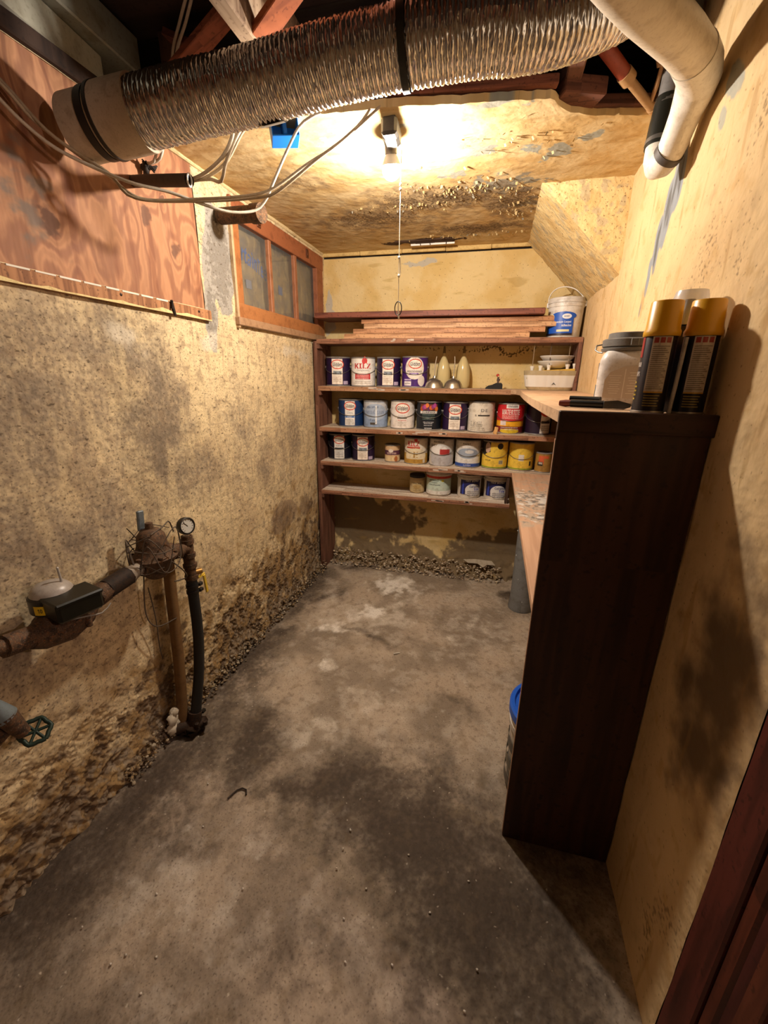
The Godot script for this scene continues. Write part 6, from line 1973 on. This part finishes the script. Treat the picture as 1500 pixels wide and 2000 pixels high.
# ---------------------------------------------------------------- near end of the upper counter
func build_counter_things() -> void:
	var y := 1.3745
	# white jug with grey lid
	var jx := 0.373
	var jz := -1.47
	var jg := thing("plastic_jug", "white plastic pail with grey screw lid and text panel on counter", "jug", Vector3(jx, y, jz), -0.3)
	var rr := func(a: float, hx: float, hz: float) -> Vector2:
		var p := 5.0
		var q := pow(pow(absf(cos(a)), p) + pow(absf(sin(a)), p), -1.0 / p)
		return Vector2(hx * cos(a) * q, hz * sin(a) * q)
	var jb := MB.new()
	jb.col = S("d8d4d0")
	var prof := [[0.0, 0.90], [0.004, 0.97], [0.012, 1.0], [0.10, 1.0], [0.125, 0.98], [0.142, 0.90], [0.150, 0.80]]
	jb.grid(96, 6, func(i, j):
		var q: Vector2 = rr.call(TAU * i / 96.0, 0.073 * prof[j][1], 0.083 * prof[j][1])
		return Vector3(q.x, prof[j][0], q.y), Vector3.ZERO, null, func(_i, j): return Vector3(0, prof[j][0] - 0.01, 0))
	var jbd := part(jg, "body", jb, M(0.35, 0.0, "grime", 2.0))
	var jp := MB.new()
	jp.col = S("cabfb2")
	jp.prism(PackedVector2Array([Vector2(-0.048, 0.02), Vector2(0.058, 0.02), Vector2(0.058, 0.112), Vector2(0.0, 0.108), Vector2(-0.036, 0.092), Vector2(-0.048, 0.07)]), 0.001, Transform3D(Basis(), Vector3(0.0, 0, 0.083)))
	jp.col = S("ece6de")
	jp.box(Vector3(0.002, 0.06, 0.0842), Vector3(0.002, 0.08, 0.0006), 0.0)
	for k in 9:
		jp.box(Vector3(-0.022, 0.082 - 0.006 * k, 0.0842), Vector3(0.032 - 0.005 * (k % 3), 0.0016, 0.0006), 0.0)
		jp.box(Vector3(0.028, 0.090 - 0.007 * k, 0.0842), Vector3(0.036 - 0.006 * ((k + 1) % 3), 0.0016, 0.0006), 0.0)
	part(jbd, "text_panel", jp, M(0.5), "tan panel of small print")
	var js := MB.new()
	js.col = S("5f92b8")
	js.box(Vector3(-0.0735, 0.035, 0.02), Vector3(0.001, 0.04, 0.05), 0.0)
	js.col = S("a89aa0")
	js.box(Vector3(-0.0735, 0.095, 0.02), Vector3(0.001, 0.045, 0.04), 0.0)
	js.col = S("d8e2ea")
	for k in 5: js.box(Vector3(-0.0742, 0.048 - 0.006 * k, 0.02), Vector3(0.0008, 0.002, 0.036 - 0.006 * (k % 2)), 0.0)
	part(jbd, "side_label", js, M(0.4), "small blue side label")
	var jl := MB.new()
	jl.col = S("6e6c6a")
	jl.lathe([Vector2(0.060, 0.148), Vector2(0.076, 0.150), Vector2(0.078, 0.154), Vector2(0.078, 0.158), Vector2(0.072, 0.160), Vector2(0.077, 0.163), Vector2(0.077, 0.181), Vector2(0.072, 0.184), Vector2(0.064, 0.185), Vector2(0.063, 0.198), Vector2(0.060, 0.200), Vector2(0.0, 0.199)], 44)
	jl.box(Vector3(0.012, 0.172, 0.078), Vector3(0.02, 0.02, 0.006), 0.002)
	part(jg, "lid", jl, M(0.45, 0.0, "grime", 3.0), "grey ribbed lid")
	var jh := MB.new()
	jh.col = S("8b8782")
	jh.tube(smooth_path([Vector3(-0.075, 0.17, 0.01), Vector3(-0.092, 0.165, 0.02), Vector3(-0.088, 0.15, 0.03), Vector3(-0.068, 0.145, 0.05)]), 0.0022, 8)
	part(jg, "bail", jh, M(0.4, 0.5))
	# two foam cans with yellow caps, leaning a little
	var fl := ["left one of two black spray foam cans with yellow caps", "right one of two black spray foam cans, nearest right wall"]
	for k in 2:
		var p := Vector3([0.343, 0.421][k], y, [-1.128, -1.125][k])
		var fc := thing("foam_can", fl[k], "spray can", p, -0.25)
		var r := 0.0325
		var b := MB.new()
		b.col = S("1f1c1e" if k == 0 else "191a26")
		b.lathe([Vector2(0.0, 0.003), Vector2(r - 0.003, 0.002), Vector2(r, 0.0), Vector2(r + 0.001, 0.004), Vector2(r, 0.007), Vector2(r, 0.165), Vector2(r - 0.002, 0.17)], 36)
		var fbd := part(fc, "can_body", b, M(0.35, 0.2, "grime", 3.0))
		var bs := MB.new()
		bs.col = S("a8a29a")
		bs.lathe([Vector2(r + 0.0012, 0.0), Vector2(r + 0.0022, 0.003), Vector2(r + 0.001, 0.006)], 36)
		part(fbd, "bottom_rim", bs, M(0.35, 0.7))
		var cp := MB.new()
		cp.col = S("d8a01c")
		cp.lathe([Vector2(r + 0.002, 0.163), Vector2(r + 0.0035, 0.165), Vector2(r + 0.0035, 0.173), Vector2(r + 0.0005, 0.179), Vector2(r - 0.0015, 0.232), Vector2(r - 0.003, 0.234), Vector2(r - 0.004, 0.226), Vector2(r - 0.004, 0.19), Vector2(0.0, 0.188)], 36)
		part(fc, "cap", cp, M(0.35), "yellow plastic cap")
		var lb := MB.new()
		var q := r + 0.0006
		lb.crect(-0.016, 0.023, 0.048, 0.162, q, S("c6bbae"))
		for j in 3: lb.crect(-0.013 + 0.012 * j, -0.004 + 0.012 * j, 0.149, 0.160, q + 0.0003, S("9c3a2c"))
		for j in 22: lb.crect(-0.013, 0.020 - 0.004 * ((j * 7) % 3), 0.053 + 0.0042 * j, 0.0545 + 0.0042 * j, q + 0.0003, S("7a6e62"))
		lb.crect(-0.016, 0.023, 0.045, 0.048, q + 0.0003, S("c89a30"))
		for j in 5: lb.crect(-0.014, 0.018 - 0.003 * (j % 2), 0.016 + 0.0055 * j, 0.0185 + 0.0055 * j, q, S("8f7c3a"))
		lb.crect(-0.05, -0.036, 0.12, 0.162, q, S("a03030"))
		lb.ctext("FOAM", -0.044, 0.105, 0.02, 0.01, q, S("d8d0c8"))
		lb.ctext("GAPS", -0.044, 0.085, 0.02, 0.01, q, S("d8d0c8"))
		fine_lines(lb, -0.052, -0.036, 0.065, q, S("c9b040"), 5, 0.009, 21)
		part(fbd, "printed_label", lb, M(0.35, 0.0, "grime", 3.0))
	var tb := MB.new()
	tb.col = S("b8b2ac")
	tb.tube([Vector3(0.378, y + 0.002, -1.098), Vector3(0.381, y + 0.06, -1.100), Vector3(0.385, y + 0.16, -1.105)], 0.0042, 10)
	solo("foam_straw", tb, M(0.3, 0.0, "grime", 4.0), "clear straw standing between the two foam cans", "straw", "", Vector3(0.378, y, -1.098))
	var cup := thing("nozzle_cup", "frosted clear plastic cap holding a dark nozzle above the foam cans", "cap", Vector3(0.410, y + 0.192, -1.20))
	var cm := MB.new()
	var gm := StandardMaterial3D.new()
	gm.albedo_color = Color(0.82, 0.83, 0.86, 0.42)
	gm.transparency = BaseMaterial3D.TRANSPARENCY_ALPHA
	gm.roughness = 0.25
	cm.lathe([Vector2(0.036, 0.0), Vector2(0.0345, 0.06), Vector2(0.031, 0.072), Vector2(0.0, 0.074)], 36)
	part(cup, "frosted_shell", cm, gm)
	var nz := MB.new()
	nz.col = S("2a2c30")
	nz.lathe([Vector2(0.0, 0.0), Vector2(0.024, 0.0), Vector2(0.022, 0.022), Vector2(0.012, 0.035), Vector2(0.010, 0.055), Vector2(0.0, 0.056)], 18)
	nz.box(Vector3(0.018, 0.047, 0.0), Vector3(0.034, 0.006, 0.008), 0.002, Basis(Vector3.BACK, -0.1))
	part(cup, "nozzle", nz, M(0.5))
	# tall black can that carries it, behind the yellow caps
	var tc := thing("foam_can", "third dark spray can hidden behind the two yellow capped ones", "spray can", Vector3(0.410, y, -1.20))
	var t1 := MB.new()
	t1.col = S("1d1b1d")
	t1.lathe([Vector2(0.0, 0.002), Vector2(0.03, 0.0), Vector2(0.0325, 0.003), Vector2(0.0325, 0.165), Vector2(0.03, 0.172)], 32)
	part(tc, "can_body", t1, M(0.35, 0.2))
	var t2 := MB.new()
	t2.col = S("24211f")
	t2.lathe([Vector2(0.0305, 0.170), Vector2(0.031, 0.172), Vector2(0.026, 0.19), Vector2(0.0, 0.192)], 32)
	part(tc, "shoulder", t2, M(0.35, 0.3))
	# caulking tool with a black grip and red tip
	var tl := thing("hand_tool", "black gripped hand tool with a red end lying on counter", "tool", Vector3(0.25, y, -1.215))
	var g1 := MB.new()
	g1.col = S("1c1a1a")
	g1.tube(smooth_path([Vector3(0.197, y + 0.0105, -1.255), Vector3(0.23, y + 0.0105, -1.24), Vector3(0.27, y + 0.0105, -1.225)]), 0.010, 14, true, 1.0)
	g1.tube(smooth_path([Vector3(0.197, y + 0.0195, -1.285), Vector3(0.23, y + 0.0195, -1.275), Vector3(0.268, y + 0.0195, -1.255)]), 0.009, 14)
	wpart(tl, "grip", g1, M(0.4))
	var g2 := MB.new()
	g2.col = S("6a2a20")
	g2.tube([Vector3(0.17, y + 0.0095, -1.266), Vector3(0.185, y + 0.0095, -1.26), Vector3(0.199, y + 0.0105, -1.254)], [0.007, 0.0095, 0.0085], 12)
	wpart(tl, "red_end", g2, M(0.45))
	var g3 := MB.new()
	g3.col = S("57534e")
	g3.prism(PackedVector2Array([Vector2(0.268, 0.002), Vector2(0.315, 0.0005), Vector2(0.33, 0.006), Vector2(0.33, 0.014), Vector2(0.30, 0.022), Vector2(0.268, 0.019)]), 0.012, Transform3D(Basis(), Vector3(0, y, -1.222)))
	wpart(tl, "blade_head", g3, M(0.35, 0.6))

# ---------------------------------------------------------------- floor bucket
func build_bucket() -> void:
	var bk := thing("floor_bucket", "white lidded pail with blue lid on the floor behind dark panel", "bucket", Vector3(0.300, 0.004, -1.30))
	var r := 0.148
	var b := MB.new()
	b.col = S("d8d2c8")
	b.lathe([Vector2(0.0, 0.003), Vector2(r - 0.016, 0.003), Vector2(r - 0.014, 0.0), Vector2(r - 0.012, 0.006), Vector2(r - 0.002, 0.27), Vector2(r + 0.004, 0.275), Vector2(r + 0.004, 0.295), Vector2(r - 0.002, 0.30), Vector2(r - 0.001, 0.33)], 48)
	part(bk, "body", b, M(0.45, 0.0, "grime", 2.0))
	var l := MB.new()
	l.col = S("1f5fd0")
	l.lathe([Vector2(r + 0.002, 0.322), Vector2(r + 0.008, 0.324), Vector2(r + 0.008, 0.352), Vector2(r + 0.002, 0.358), Vector2(r - 0.008, 0.357), Vector2(r - 0.012, 0.345), Vector2(r - 0.03, 0.343), Vector2(0.0, 0.343)], 48)
	part(bk, "lid", l, M(0.4), "blue lid")
	var lb := MB.new()
	for k in 3: lb.crect(-0.42, 0.42, 0.03 + 0.075 * k, 0.07 + 0.075 * k, r - 0.001 + 0.0005, S("5a564e" if k % 2 == 0 else "6a6658"))
	for i in lb.v.size():
		lb.v[i] = Basis(Vector3.UP, -PI / 2) * lb.v[i]
		lb.n[i] = Basis(Vector3.UP, -PI / 2) * lb.n[i]
	part(bk, "printed_band", lb, M(0.5))

# ---------------------------------------------------------------- crumbs and flakes
func build_debris() -> void:
	var g := RandomNumberGenerator.new()
	g.seed = 91
	var rb := MB.new()
	for k in 700:       # broken plaster along the foot of the left wall
		rb.col = S(["8f7c62", "a8977c", "6d5a45", "b5a78f", "5a4836", "927a58"][g.randi() % 6])
		var z := g.randf_range(-2.85, -0.9)
		var s := g.randf_range(0.002, 0.008) * g.randf_range(0.7, 1.3)
		rb.blob(Vector3(XL + g.randf_range(0.02, 0.075) * g.randf_range(0.6, 1.0), absf(g.randfn(0.0, 0.035)) + 0.004, z), Vector3(s, s * 0.6, s * 1.1), g, 0.35, 4, 6)
	stuff(solo("plaster_rubble", rb, M(0.95), "crumbled plaster along the foot of the left wall", "rubble"))
	var r2 := MB.new()
	for k in 600:
		r2.col = S(["d0bea4", "bda98e", "d8cab2", "a8937a", "98826a"][g.randi() % 5])
		var s := g.randf_range(0.003, 0.009)
		var t := g.randf()
		r2.blob(Vector3(g.randf_range(-1.17, 0.15), 0.10 * (1.0 - t) + 0.004, ZB + 0.05 + 0.12 * t), Vector3(s * 1.2, s * 0.6, s), g, 0.35, 4, 6)
	stuff(solo("plaster_rubble", r2, M(0.95), "pale crumbled plaster along the foot of the back wall", "rubble"))
	var sc := MB.new()
	sc.col = S("b9ad98")
	sc.prism(PackedVector2Array([Vector2(-0.11, 0.0), Vector2(-0.07, -0.022), Vector2(0.0, -0.02), Vector2(0.04, -0.045), Vector2(0.07, -0.022), Vector2(0.13, -0.02), Vector2(0.10, 0.01), Vector2(-0.02, 0.012)]), 0.012, Transform3D(Basis(Vector3.RIGHT, -0.5), Vector3(-0.02, 0.118, ZB + 0.055)))
	solo("plaster_scab", sc, M(0.9, 0.0, "grime", 3.0), "pale broken slab of plaster at the base of the back wall", "plaster piece", "", Vector3(-0.02, 0.1, ZB + 0.05))
	var fk := MB.new()
	var areas := [[-0.2, -2.2, 0.25, 0.10, 130], [0.02, -2.45, 0.1, 0.25, 70], [-0.45, -2.35, 0.35, 0.05, 60], [-0.3, -2.85, 0.5, 0.04, 60], [0.0, -1.85, 0.3, 0.12, 40]]
	for a in areas:
		for k in a[4]:      # curled paint chips on the ceiling
			fk.col = S(["b59c6a", "bfa878", "957c52", "857e6e", "a1875a"][g.randi() % 5])
			var p := Vector3(a[0] + g.randfn(0, 0.5) * a[2], YC - 0.006, a[1] + g.randfn(0, 0.5) * a[3])
			var s := g.randf_range(0.002, 0.0065)
			var bs := Basis(Vector3.UP, g.randf() * TAU)
			var d := g.randf_range(0.002, 0.008)
			fk.flat([p + bs * Vector3(-s, 0.003, -s * 0.6), p + bs * Vector3(s * 0.7, 0.003, -s), p + bs * Vector3(s, -d, s * 0.6), p + bs * Vector3(-s * 0.5, -d * 0.7, s)], Vector3.DOWN)
	stuff(solo("paint_flakes", fk, M(0.9), "curling flakes of paint hanging from the plaster ceiling", "flakes"))
	var cr := MB.new()
	cr.col = S("ded6c8")
	for k in 26: cr.blob(Vector3(g.randf_range(-1.0, 0.1), 0.005, g.randf_range(-1.0, -0.45)), Vector3(0.004, 0.003, 0.003), g, 0.3, 3, 5)
	stuff(solo("floor_crumbs", cr, M(0.9), "tiny white crumbs scattered over the near floor", "crumbs"))
	var tw := MB.new()
	tw.col = S("3a3028")
	tw.tube(smooth_path([Vector3(-0.80, 0.006, -0.96), Vector3(-0.785, 0.006, -1.0), Vector3(-0.76, 0.006, -1.01), Vector3(-0.745, 0.006, -0.99)]), 0.003, 6)
	solo("bent_wire", tw, M(0.6, 0.4), "small bent dark wire lying on the near concrete floor", "wire", "", Vector3(-0.78, 0.004, -0.99))
	var ch := MB.new()
	ch.col = S("d8d2c4")
	ch.box(Vector3(-0.40, 0.006, -1.93), Vector3(0.035, 0.004, 0.006), 0.001, Basis(Vector3.UP, 0.5))
	solo("wood_splinter", ch, M(0.8), "pale splinter lying in the middle of the floor", "splinter", "", Vector3(-0.40, 0.004, -1.93))
